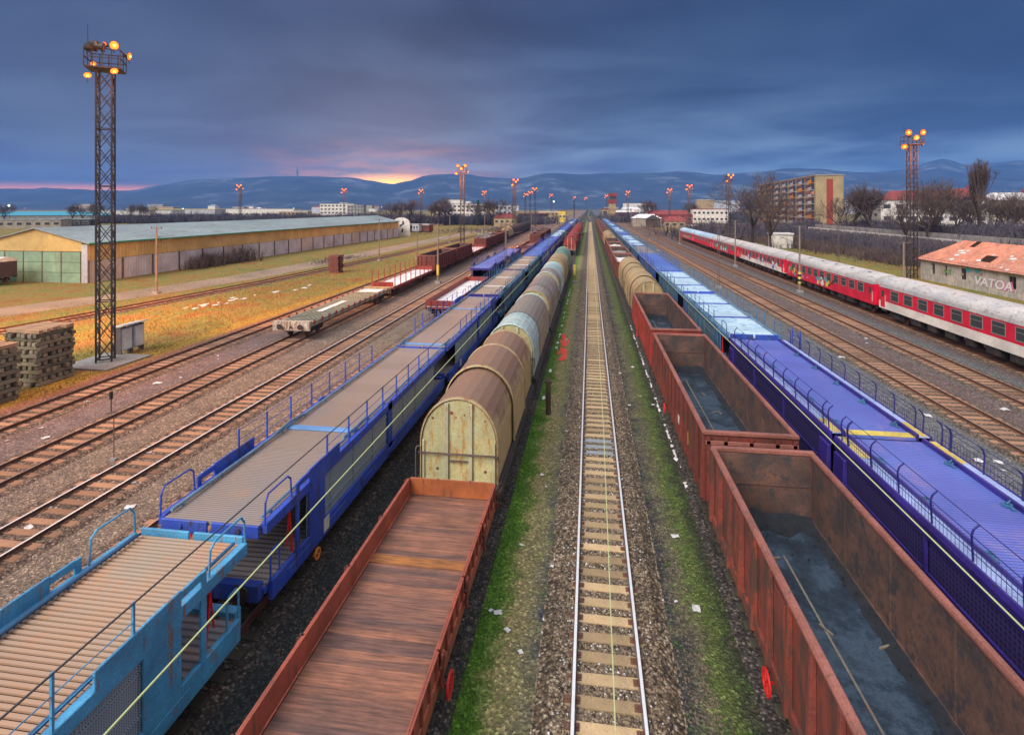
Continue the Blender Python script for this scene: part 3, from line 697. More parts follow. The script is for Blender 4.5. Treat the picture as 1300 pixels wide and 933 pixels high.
        for k in range(420):
            s_ = rnd.choice([-1, 1]); 
            if k % 2: xx, yy = s_*(1.3-abs(rnd.gauss(0,.16))), rnd.uniform(-h+.2, h-.2)
            else: xx, yy = rnd.uniform(-1.25, 1.25), s_*(h-.2-abs(rnd.gauss(0,.8)))
            q_ = rnd.uniform(.012, .045); zz_ = 1.2+rnd.uniform(0,.08); a_ = rnd.uniform(0, 3)
            cl.add([(xx+q_*math.cos(a_+t_), yy+q_*math.sin(a_+t_), zz_) for t_ in (0, 1.7, 3.3, 4.8)]+[(xx, yy, zz_+q_*1.3)], [(0,1,4),(1,2,4),(2,3,4),(3,0,4)])
        cl_ = cl.build('coal_lumps', 'coaldust', t); cl_['kind'] = 'stuff'
        for sx in (-1, 1):
            pl_ = MB(); x_ = sx*(W_+.034); pl_.box(min(x_, x_+sx*.006), max(x_, x_+sx*.006), -h+5.05, -h+5.45, 1.45, 1.8); pl_.build('data_plate', 'white', t)
            pl_ = MB(); pl_.box(min(x_, x_+sx*.006), max(x_, x_+sx*.006), -h+3.0, -h+3.1, 1.5, 2.0); pl_.build('yellow_mark', 'yellow', t)
        # steps and a red handwheel low on the left side
        hw = MB(); hw.disc((-1.62, -h+8.6, .9), .26, 'X', .035, 24, .20)
        for a in (0, 60, 120): hw.bar((-1.62, -h+8.6+.22*math.cos(R(a)), .9+.22*math.sin(R(a))), (-1.62, -h+8.6-.22*math.cos(R(a)), .9-.22*math.sin(R(a))), .025)
        hw.bar((-1.62, -h+8.6, .9), (-1.42, -h+8.6, .9), .04)
        hw.build('handwheel', 'redpaint', t)
        st_ = MB()
        for ye in (-h+.35, h-.35):
            for z in (.45, .75): st_.box(-1.6, -1.45, ye-.18, ye+.18, z, z+.03)
            for q_ in (-.18, .18): st_.bar((-1.55, ye+q_, .43), (-1.5, ye+q_, 1.0), .03)
        st_.build('step', 'dark', t)
    if load:
        ld = MB(); n_ = 24
        prev = None
        for i in range(n_+1):
            yy = -h+.15+(L-.3)*i/n_; row = []
            for j in range(9):
                xx = -1.36+2.72*j/8; zz_ = load[1]+.25*mn.noise((xx*.9, yy*.6, y0))+.1*mn.noise((xx*3, yy*3, y0))
                row.append((xx, yy, min(zz_, top+.2)))
            if prev: ld.add(prev+row, [(k, k+1, k+10, k+9) for k in range(8)])
            prev = row
        ld.build('cargo', load[0], t, smooth=True)
    gear(t, L, detail)
    return t
gondola('C4', 3.3, 17.7, 'nearest rust red open gondola with a wet dark floor beside the violet blue carrier', 'rust_red')
gondola('C4', 18.9, 33.2, 'second open gondola from the front, pale grey end wall inside and blue-black floor', 'rust_red_b')
gondola('C4', 34.5, 48.8, 'bright red open gondola just in front of the cream hood wagons', 'rust_red_c')
gi = ['first', 'second', 'third', 'fourth', 'fifth', 'sixth', 'seventh', 'eighth', 'ninth', 'tenth', 'eleventh', 'twelfth', 'thirteenth', 'fourteenth', 'fifteenth', 'sixteenth', 'seventeenth', 'eighteenth', 'nineteenth', 'twentieth']

# ------------------------------------------------------------------ hood wagon
def arch(Wd, z0, zs, zt, n=22):
    """outline: straight sides to zs, then half ellipse to zt"""
    p = [(-Wd, z0)]
    for i in range(n+1):
        a = math.pi*(1-i/n); p.append((Wd*math.cos(a), zs+(zt-zs)*math.sin(a)**.92 if 0 < i < n else zs))
    p.append((Wd, z0)); return p
def hood_wagon(key, y0, y1, label, mats, endm='hood_end', detail=True, rings=None, group='round topped hood wagons', few=False):
    L = y1-y0; h = L/2; loc, rz = place(key, (y0+y1)/2); t = thing('hood_wagon', label, 'hood wagon', loc, rz, group)
    f = MB(); f.box(-1.42, 1.42, -h-.25, h+.25, .92, 1.18)
    for sx in (-1, 1):
        f.box(sx*1.47-.05, sx*1.47+.05, -h-.25, h+.25, .88, 1.12); f.box(sx*1.44-.03, sx*1.44+.03, -h, h, 1.183, 1.25)
    f.build('underframe', 'dark' if detail else 'dark', t, .01)
    gm_ = .03 if few else .12
    secs = [(-h, -h+L*.36, 0), (-h+L*.33, h-L*.33, gm_), (h-L*.36, h, 0)]
    for k, (a, b, g_) in enumerate(secs):
        Wd = 1.33+g_*.8; o = arch(Wd, 1.2, 2.45, 4.05+g_, 26)
        hd = MB()
        # longitudinal corrugations over the shoulders: every second outline point slightly proud
        oo_ = []
        for i, (x, z) in enumerate(o):
            r_ = .0 if i % 2 else .012; ln = math.hypot(x, z-2.45) or 1
            oo_.append((x+x/ln*r_, z+((z-2.45)/ln*r_ if z > 2.45 else 0)))
        n_ = len(oo_); vs_ = [(x, y, z) for y in (a, b) for (x, z) in oo_]
        hd.add(vs_, [(i+n_, i+n_+1, i+1, i) for i in range(n_-1)])
        inn = arch(Wd-.03, 1.2, 2.45, 4.02+g_, 26); hd.add([(x, y, z) for y in (a, b) for (x, z) in inn], [(i, i+1, i+n_+1, i+n_) for i in range(n_-1)])
        ho = hd.build('hood', mats[k % len(mats)], t)
        # rounded rims at both edges of each hood
        for yy in (([a+.08] if k == 0 else [b-.08] if k == 2 else []) if few else (a+.08, b-.08) if g_ == 0 else (a+.05, b-.05)):
            rb = MB(); 
            o2 = arch(Wd+.045, 1.2, 2.45, 4.1+g_, 26); o1 = arch(Wd-.01, 1.2, 2.45, 4.04+g_, 26)
            vs_ = [(x, yy-.09, z) for x, z in o1]+[(x, yy-.05, z) for x, z in o2]+[(x, yy+.05, z) for x, z in o2]+[(x, yy+.09, z) for x, z in o1]
            rb.add(vs_, [(r*n_+i, r*n_+i+1, (r+1)*n_+i+1, (r+1)*n_+i) for r in range(3) for i in range(n_-1)])
            rb.build('hood_rim', (rings or 'hood_cream'), ho, smooth=False)
    for s in (-1, 1):
        ye = s*(h-.06)
        e = MB(); e.prof(arch(1.30, 1.2, 2.45, 4.0, 26), ye-.02, ye+.02); ew = e.build('end_wall', endm, t)
        if detail or s < 0:
            rb = MB(); y2 = ye+s*.021
            for x in (-.42, .42):
                zt = 2.45+1.55*math.sqrt(1-(x/1.3)**2)-.02
                rb.box(x-.07, x+.07, min(y2, y2+s*.09), max(y2, y2+s*.09), 1.2, zt)
            for x in (-1.24, 1.24): rb.box(x-.04, x+.04, min(y2, y2+s*.06), max(y2, y2+s*.06), 1.2, 2.6)
            rb.box(-1.28, 1.28, min(y2, y2+s*.05), max(y2, y2+s*.05), 1.2, 1.28)
            rb.build('stiffener', 'hood_rib', ew, .012)
            hr = MB(); y3 = ye+s*.16
            hr.bar((-1.4, y3, 2.2), (1.4, y3, 2.2), .045); 
            for x in (-1.45,): hr.path([(x, y3+s*.12, 1.25), (x, y3+s*.12, 2.35), (x, y3-s*.02, 2.4), (x+.1, y3-s*.02, 2.4)], .02)
            hr.path([(1.4, y3, 2.2), (1.4, y3-s*.1, 1.95), (1.4, y3-s*.05, 1.7)], .02); hr.bar((-.35, y3-.05*s, 1.95), (.35, y3-.05*s, 1.95), .04)
            hr.build('lock_bar', 'mast', t)
            rd = MB()
            if detail:
                for x, z, r_ in ((-.25, 3.55, .06), (-.1, 3.4, .03), (-.92, 3.35, .04), (.92, 3.32, .03), (-.75, 1.62, .05), (.93, 1.6, .05), (.2, 3.5, .03), (.0, 2.75, .02)):
                    rd.disc((x, y2+s*.004, z), r_, 'Y', .012, 9)
                rd.build('rust_spot', 'rust_red', ew)
    gear(t, L+.3, detail, 'dark', True)
    return t
HW = [(18.45, 29.2, 'nearest rusty brown hood wagon with a yellowish stained end wall', ['hood_two','hood_two','hood_two'], 'hood_cream'),
 (30.7, 41.9, 'second hood wagon with a pale turquoise front rim and greenish grey top', ['hood_turq','hood_two_grey','hood_two_grey'], 'hood_turq'),
 (43.3, 54.6, 'third hood wagon in faded mauve grey with cream rims', ['hood_mauve','hood_mauve','hood_mauve'], 'hood_cream'),
 (56.0, 67.2, 'fourth hood wagon with a bright bluish white top', ['hood_mauve','hood_turq','hood_turq'], 'hood_turq'),
 (68.6, 79.8, 'fifth hood wagon in plain cream between the bluish and the green one', ['hood_cream','hood_cream','hood_cream'], 'hood_cream'),
 (81.2, 93.4, 'dull green hood wagon at the far end of the rusty row', ['hood_green','hood_green','hood_green'], 'hood_green')]
for i, (a, b, l, ms, rg) in enumerate(HW): hood_wagon('C2', a, b, l, ms, detail=(i < 3), rings=rg, few=(i > 0))
for i in range(9):
    hood_wagon('C2', 124+i*13.2, 136+i*13.2, 'bright red hood wagon beyond the green one, %s of the red row' % gi[i], ['hood_red'], 'hood_red', False, 'hood_red', 'red hood wagons far down the yard')
hood_wagon('C4', 50.3, 61.7, 'cream hood wagon directly behind the bright red gondola', ['hood_cream'], 'hood_cream', True, 'hood_cream')
hood_wagon('C4', 63.1, 74.8, 'second cream hood wagon on the right hand train', ['hood_cream','hood_cream','hood_cream'], 'hood_cream', False, 'hood_cream')
y = 76.3
C4F = [('g','snow',2.6,'gondola with pale grey load behind the cream hood wagons'), ('g','concrete',2.5,'gondola with a mottled grey load, second behind the cream hood wagons'), ('g','white',2.6,'gondola filled with whitish load, third behind the cream hood wagons'), ('g',None,0,'dark empty gondola behind the whitish loaded ones'),
       ('h','hood_cream',0,'faded cream hood wagon far down the right hand train'), ('h','hood_cream',0,'second faded cream hood wagon far down the right hand train'), ('g','snow',2.7,'gondola with snow covered load beyond the far cream hood wagons')]
C4F += [('g', None, 0, 'small distant brown gondola near the vanishing point, %s of its row' % gi[i]) for i in range(13)]
for k, m_, z_, l_ in C4F:
    if k == 'g': gondola('C4', y, y+14.3, l_, random.choice(['rust_red_b', 'rust_red']), detail=False, load=(m_, z_) if m_ else None); y += 15.5
    else: hood_wagon('C4', y, y+12, l_, [m_], m_, False, m_); y += 13.3

# ------------------------------------------------------------------ low sided wagon
def low_wagon(key, y0, y1, label, side='lowside', end='lowend', floor='floorplank', detail=True, cat='low sided wagon', stakes=None, group=None, ends_only=False):
    L = y1-y0; h = L/2; loc, rz = place(key, (y0+y1)/2); t = thing('low_sided_wagon' if not stakes else 'stake_wagon', label, cat, loc, rz, group)
    f = MB(); f.box(-1.3, 1.3, -h, h, .95, 1.15)
    for sx in (-1, 1): f.prof([(sx*1.38, .88),(sx*1.45, .88),(sx*1.45, 1.17),(sx*1.38, 1.17)][::1 if sx > 0 else -1], -h, h)
    f.build('underframe', side, t, .01)
    MB().box(-1.33, 1.33, -h+.05, h-.05, 1.155, 1.21).build('floor', floor, t)
    top = 1.75
    if detail: MB().box(-1.33, 1.33, h-3.55, h-3.22, 1.213, 1.235).build('cross_plank', 'orangeplank', t)
    if not ends_only:
        n_ = 6 if detail else 5; pl = (L-.1)/n_
        for sx in (-1, 1):
            for i in range(n_):
                a = -h+.05+i*pl+.02; b = a+pl-.04; xo = sx*1.38
                p = MB(); p.box(min(xo, xo+sx*.045), max(xo, xo+sx*.045), a, b, 1.22, top)
                for k in range(5):
                    yy = a+.12+(b-a-.24)*k/4; p.box(min(xo+sx*.046, xo+sx*.10), max(xo+sx*.046, xo+sx*.10), yy-.035, yy+.035, 1.24, top-.05)
                p.box(min(xo+sx*.046, xo+sx*.09), max(xo+sx*.046, xo+sx*.09), a+.02, b-.02, top-.048, top-.005)
                so_ = p.build('side_board', side, t, .006)
                if detail:
                    la = MB()
                    for yy in (a+.03, b-.03):
                        la.bar((xo+sx*.14, yy, 1.25), (xo+sx*.16, yy, 1.7), .045); la.bar((xo+sx*.14, yy-.08, 1.45), (xo+sx*.14, yy+.08, 1.5), .05); la.bar((xo+sx*.12, yy, 1.2), (xo+sx*.16, yy, 1.02), .06)
                    la.build('latch', 'rust_red_b', so_)
    for s in (-1, 1):
        ye = s*(h-.02); e = MB(); e.box(-1.37, 1.37, min(ye, ye-s*.05), max(ye, ye-s*.05), 1.22, top+.02)
        for x in (-.9, -.3, .3, .9): e.box(x-.04, x+.04, min(ye+s*.001, ye+s*.06), max(ye+s*.001, ye+s*.06), 1.1, top-.02)
        e.build('end_board', end, t, .008)
        if detail:
            lt = MB()
            for x in (-.45, .62): lt.bar((x, ye-s*.05, top+.03), (x+.03, ye+s*.12, top-.12), .06)
            lt.build('latch', 'rust_red_b', t)
    if stakes:
        for sx in (-1, 1):
            for i in range(stakes):
                yy = -h+.5+(L-1)*i/(stakes-1)
                MB().prof([(sx*1.42-.045, 1.0),(sx*1.42+.045, 1.0),(sx*1.42+.035, 2.95),(sx*1.42-.035, 2.95)], yy-.055, yy+.055).build('stake', 'rust_red_c', t)
    if detail:
        hw = MB(); yy = -h+7.0; hw.disc((1.62, yy, .85), .26, 'X', .035, 24, .20)
        for a in (0, 60, 120): hw.bar((1.62, yy+.22*math.cos(R(a)), .85+.22*math.sin(R(a))), (1.62, yy-.22*math.cos(R(a)), .85-.22*math.sin(R(a))), .025)
        hw.bar((1.42, yy, .85), (1.62, yy, .85), .04); hw.build('handwheel', 'redpaint', t)
    gear(t, L, detail)
    return t
low_wagon('C2', 4.0, 17.5, 'empty orange rusty low sided wagon with brown plank floor before the hood wagons')
low_wagon('M0', 51, 69.6, 'low wagon with snow white floor and red end boards behind the blue railing', 'rust_red_c', 'rust_red_c', 'snow', False)
low_wagon('L2', 62.9, 81.2, 'long stake wagon with a snowy floor and upright red stakes behind the lattice flat wagon', 'rust_red_c', 'rust_red_c', 'snow', False, 'stake wagon', 9, None, True)
gondola('L2', 82.6, 97.2, 'first brown gondola behind the red stake wagon', 'rust_red_b', detail=False, group='gondolas on the left track')
gondola('L2', 98.4, 113, 'second brown gondola behind the red stake wagon', 'rust_red_b', detail=False, group='gondolas on the left track')
low_wagon('L2', 114.4, 130, 'distant stake wagon with snow patches behind the two brown gondolas', 'rust_red_c', 'rust_red_c', 'snow', False, 'stake wagon', 9, None, True)
low_wagon('M0', 108, 126, 'distant brown flat wagon with low boards behind the blue carrier on the left', 'rust_red_b', 'rust_red_b', 'floorplank', False)
low_wagon('M0', 128, 146, 'second distant brown flat wagon with low boards, just before the dark gondola', 'rust_red_b', 'rust_red_b', 'floorplank', False)
for i in range(3): gondola('M0', 152+i*15.6, 166.3+i*15.6, 'dark brown distant gondola left of the blue carriers, %s of three' % gi[i], 'rust_red_b', detail=False, top=3.3, group='dark gondolas left of the carriers')
# loads of scrap and timber further along the left track
def scrap(y0, y1):
    t = gondola('L2', y0, y1, 'distant gondola heaped with tangled grey scrap', 'rust_red_b', detail=False, load=('concrete', 2.9), group='gondolas on the left track')
    s_ = MB(); r_ = random.Random(3)
    for k in range(160):
        a = Vector((r_.uniform(-1.2,1.2), r_.uniform(-(y1-y0)/2+.5, (y1-y0)/2-.5), r_.uniform(3.0,4.1))); d = Vector((r_.uniform(-1,1), r_.uniform(-1,1), r_.uniform(-.5,.5)))
        s_.bar(a, a+d*r_.uniform(.4,1.1), r_.uniform(.05,.2))
    s_.build('scrap_heap', 'concrete', t)
scrap(131.5, 146)
for i in range(2): gondola('L2', 147.4+i*15.6, 161.7+i*15.6, 'dark distant gondola behind the scrap load, %s of two' % gi[i], 'rust_red_b', detail=False, group='gondolas on the left track')
hood_wagon('L2', 179, 191, 'distant cream covered wagon on the left track', ['hood_cream'], 'hood_cream', False, 'hood_cream')
for i in range(6): hood_wagon('L2', 193+i*13.2, 205+i*13.2, 'distant dark covered wagon on the left track, %s of six' % gi[i], ['dark'], 'dark', False, 'dark', 'dark covered wagons far left')

# lattice flat wagon
M['beamwhite'] = paint('beamwhite', (.72,.66,.55), (.55,.5,.4), (.3,.15,.09), .55, scale=3)
M['flatgrey'] = paint('flatgrey', (.36,.36,.27), (.28,.27,.2), (.3,.13,.06), .3, scale=2)
def flat_wagon():
    y0, y1 = 41.8, 61.5; L = y1-y0; h = L/2; loc, rz = place('L2', (y0+y1)/2)
    t = thing('flat_wagon', 'weathered grey green lattice flat wagon with a pale end beam, nearest on the left track', 'flat wagon', loc, rz)
    f = MB()
    for x in (-1.38, 1.38): f.box(x-.08, x+.08, -h, h, .9, 1.25)
    for x in (-.95, -.5, 0, .5, .95): f.box(x-.06, x+.06, -h+.3, h-.3, 1.0, 1.22)
    n_ = 34
    for i in range(n_): yy = -h+.5+(L-1)*i/(n_-1); f.box(-1.3, 1.3, yy-.045, yy+.045, 1.223, 1.27)
    f.build('frame', 'flatgrey', t)
    for s, m_ in ((-1, 'beamwhite'), (1, 'hood_cream')):
        e = MB(); e.box(-1.6, 1.55, s*h-.1, s*h+.1, .65, 1.42); e.box(-1.45, 1.45, s*(h-.45)-.12, s*(h-.45)+.12, 1.28, 1.38); e.build('end_beam', m_, t, .015)
    c = MB()
    for i in range(14): yy = -h+.9+(L-1.8)*i/13; c.box(1.46, 1.54, yy-.12, yy+.12, 1.05, 1.4); c.box(-1.54, -1.46, yy-.12, yy+.12, 1.05, 1.4)
    c.build('side_bracket', 'rust_red_c', t)
    MB().box(-1.2, 1.2, h-3.2, h-1.2, 1.275, 1.32).build('snow_patch', 'snow', t)
    MB().box(-.35, .25, -h+5, -h+10.5, 1.275, 1.31).build('snow_patch', 'snow', t)
    gear(t, L, True)
flat_wagon()

# ------------------------------------------------------------------ car carriers
def car_carrier(key, y0, y1, label, body='blue', deck='deck_brown', mesh='mesh_grey', strip='paleblue', beam='palebeam', flap=None, hinge=None, near_portal=True, far_portal=True, detail=True, ribs=None, group='car carriers left of centre', strips=(), zd=2.66, W=1.42):
    L = y1-y0; h = L/2; loc, rz = place(key, (y0+y1)/2); t = thing('car_carrier', label, 'car carrier', loc, rz, group)
    lo = MB()
    for sx in (-1, 1):
        lo.box(sx*1.45-.06, sx*1.45+.06, -h+.3, h-.3, .62, 1.12)
        if detail:
            for k in range(int(L/2.4)): yy = -h+1+k*2.4; lo.box(sx*1.515-.012, sx*1.515+.012, yy, yy+1.2, .72, .95)
    lo.box(-1.38, 1.38, -h+.15, h-.15, .85, 1.0)
    lo.build('lower_frame', body, t, .01)
    MB().box(-1.36, 1.36, -h+.2, h-.2, 1.003, 1.03).build('lower_deck', 'deck_mauve', t)
    dk = MB()
    if ribs:
        MB().box(-W+.1, W-.1, -h, h, zd-.1, zd-.045).build('deck_underlay', 'dark', t); n_ = int(L/ribs)
        for i in range(n_):
            yy = -h+.05+i*ribs; dk.prof([(-W+.12, zd-.038),(W-.12, zd-.038),(W-.12, zd),(-W+.12, zd)], yy, yy+ribs*.6)
    else: dk.box(-W+.1, W-.1, -h, h, zd-.1, zd)
    dk.build('upper_deck', deck, t)
    for sx in (-1, 1):
        x = sx*W; b = MB()
        b.box(x-.09, x+.09, -h+.05, h-.05, zd-.22, zd+.05)
        b.build('side_beam', body, t, .012)
        kb = MB(); xk = sx*(W-.16)
        kb.path([(xk, -h+.2, zd+.1), (xk, h-.2, zd+.1)], .045, 8)
        for k in range(int(L/1.6)): yy = -h+.6+k*1.6; kb.bar((xk, yy, zd), (xk, yy, zd+.1), .07)
        kb.build('wheel_guide', beam, t)
        # side lattice sheets between columns
        cols = sorted(set([-h+1.9, h-1.9]+[-h+1.9+(L-3.8)*k/max(1, round((L-3.8)/5.8)) for k in range(1, max(1, round((L-3.8)/5.8)))]))
        for yy in cols[1:-1] if len(cols) > 2 else []:
            c = MB(); c.box(x-.05+sx*.04, x+.05+sx*.04, yy-.22, yy+.22, .65, zd+.12); c.build('column', body, t, .01)
        for a, c_ in zip(cols, cols[1:]):
            p = MB(); p.box(x-.008, x+.008, a+.25, c_-.25, 1.13, zd-.23)
            p.build('side_mesh', mesh, t)
            if detail:
                p = MB(); p.bar((x+sx*.02, a+.25, 1.4), (x+sx*.02, c_-.25, 1.42), .04); p.bar((x+sx*.02, a+.25, 2.2), (x+sx*.02, c_-.25, 2.22), .03)
                for k in range(1, 4): yy = a+(c_-a)*k/4; p.bar((x+sx*.02, yy, 1.13), (x+sx*.02, yy, zd-.23), .03)
                p.build('mesh_frame', mesh, t)
        # portals with a window near each end
        for s, on in ((-1, near_portal), (1, far_portal)):
            if not on: continue
            a = s*(h-1.45); bb = s*(h-3.1); y_o, y_i = a, bb
            xo0, xo1 = x-.03+sx*.07, x+.03+sx*.07
            pm = MB(); lo_, hi_ = min(y_o, y_i), max(y_o, y_i)
            def seg(ya, yb, za, zb): pm.box(xo0, xo1, min(ya, yb), max(ya, yb), za, zb)
            seg(y_o, y_o-s*.16, .7, 3.0); seg(y_o-s*.16, y_o-s*.72, 2.86, 3.02); seg(y_o-s*.72, y_i, .7, 3.05); seg(y_o-s*.16, y_o-s*.72, .7, 1.15)
            pm.prof([(xo0, 3.04),(xo1, 3.04),(xo1, zd+.06),(xo0, zd+.06)][::-1], *(sorted((y_i-s*.002, y_i-s*1.0))))
            pm.build('end_portal', body, t, .01)
            if detail:
                hr = MB(); xs_ = x+sx*.03
                hr.path([(xs_, s*(h-.05), zd+.02), (xs_, s*(h-.08), zd+.55), (xs_, s*(h-.2), zd+.72), (xs_, s*(h-1.1), zd+.72), (xs_, s*(h-1.25), zd+.6), (xs_, s*(h-1.3), zd+.02)], .025, 8)
                hr.build('handrail', body, t)
                hr = MB(); hr.path([(xs_, s*(h-.3), 1.1), (xs_, s*(h-.3), 1.75), (xs_, s*(h-.38), 1.85), (xs_, s*(h-.62), 1.85), (xs_, s*(h-.7), 1.75), (xs_, s*(h-.7), 1.1)], .025, 8); hr.build('handrail', body, t)
                jk = MB(); jk.bar((x, s*(h-1.2), zd-.1), (x, s*(h-1.38), 1.2), .05); jk.bar((x, s*(h-1.2), 2.2), (x, s*(h-1.1), 1.5), .03); jk.build('brace', 'redpaint', t)
        # railing: posts and cables
        rl = MB(); ya, yb = -h+3.3, h-3.3; n_ = max(2, int((yb-ya)/(1.45 if detail else 2.0)))
        for k in range(n_+1):
            yy = ya+(yb-ya)*k/n_; rl.bar((x+sx*.06, yy, zd-.1), (x+sx*.06, yy, zd+.95), .045 if detail else .06)
        for z in ((.3, .6, .92) if detail else (.5, .92)): rl.path([(x+sx*.06, ya, zd+z), (x+sx*.06, yb, zd+z)], .011 if detail else .02, 5)
        rl.build('railing', body, t)
    for yy in strips:
        sb = MB(); sb.box(-W+.12, W-.12, yy-y0-h-.14, yy-y0-h+.14, zd+.003, zd+.05); sb.box(-W+.12, W-.12, yy-y0-h+.17, yy-y0-h+.24, zd+.003, zd+.03); sb.build('cross_strip', strip, t, .008)
        if detail:
            for sx in (-1, 1):
                lv = MB(); lv.path([(sx*(W-.2), yy-y0-h-.9, zd+.18), (sx*(W-.12), yy-y0-h+.1, zd+.2), (sx*(W-.2), yy-y0-h+1.0, zd+.15)], .04); lv.build('ramp_lever', beam, t)
    for s in (-1, 1):
        eb = MB()
        for a, b in ((-1.35, -.06), (.06, 1.35)): eb.box(a, b, min(s*h+s*.003, s*h+s*.07), max(s*h+s*.003, s*h+s*.07), zd-.3, zd+(.02 if not flap else .14))
        eb.build('end_flap', flap or body, t, .015)
        eb = MB(); eb.box(-1.3, 1.3, s*(h-.1)-.12, s*(h-.1)+.12, .75, 1.15)
        for x in (-.8, .8): eb.disc((x, s*h+s*.05, zd-.12), .07, 'Y', .12, 10)
        eb.build('end_beam', body, t)
    gear(t, L-.6, detail, 'dark', True, .95)
    if detail:
        hw = MB(); yy = -h+2.55; hw.disc((1.56, yy, .42), .17, 'X', .03, 20, .12); hw.bar((1.5, yy-.15, .42), (1.5, yy+.15, .42), .03); hw.bar((1.5, yy, .3), (1.5, yy, .55), .03); hw.bar((1.45, yy, .42), (1.58, yy, .42), .04)
        hw.build('handwheel', 'orange', t)
        sg = MB(); sg.box(1.517, 1.53, -h+3.0, -h+3.35, .75, 1.15); sg.build('data_plate', 'white', t)
    return t
car_carrier('C1', -6.5, 12.05, 'nearest light blue car carrier with a coarse slatted deck', 'skyblue', 'deck_light', 'mesh_grey', 'paleblue', 'bluecyan', 'skyblue', ribs=.125)
car_carrier('C1', 12.75, 30.1, 'strong blue car carrier with a brown ribbed deck right behind the light blue one', 'blue', 'deck_brown', strips=(18.6,), far_portal=False)
car_carrier('C1', 30.5, 48.3, 'second strong blue car carrier with brown deck, coupled behind the first blue one', 'blue', 'deck_brown', strips=(31.0, 42.3), near_portal=False)
car_carrier('C1', 49.1, 69.6, 'car carrier with a beige deck and teal sides in the left row', 'bluecyan', 'deck_beige', 'mesh_teal', 'snow', 'palebeam', 'violetblue', detail=True, strips=(55, 62))
car_carrier('C1', 70.2, 90.4, 'second beige decked car carrier with teal sides further back in the left row', 'bluecyan', 'deck_beige', 'mesh_teal', 'snow', 'palebeam', detail=False, strips=(76, 83))
y = 91.2
for i in range(14):
    pal = [('blue','deck_blue2'), ('blue','deck_blue2'), ('blue','deck_blue2'), ('bluecyan','snowdeck'), ('bluecyan','snowdeck'), ('blue','deck_blue2')][i % 6]
    car_carrier('C1', y, y+20.3, 'distant %s car carrier in the left row, %s behind the beige decked pair' % ({'blue': 'blue', 'bluecyan': 'frosted pale'}[pal[0]], gi[i]), pal[0], pal[1], 'mesh_grey' if i > 3 else 'mesh_grey', detail=False, strips=(y+7,), group='distant car carriers of the left row'); y += 21
car_carrier('M0', 71.4, 88.5, 'violet blue car carrier with a bare blue deck behind the snowy low wagon', 'violetblue', 'deck_blue2', 'mesh_navy', 'yellow', detail=False, group='blue carriers on the track left of the row')
car_carrier('M0', 89.2, 106, 'second blue car carrier behind the snowy low wagon', 'violetblue', 'deck_blue2', 'mesh_navy', 'yellow', detail=False, group='blue carriers on the track left of the row')

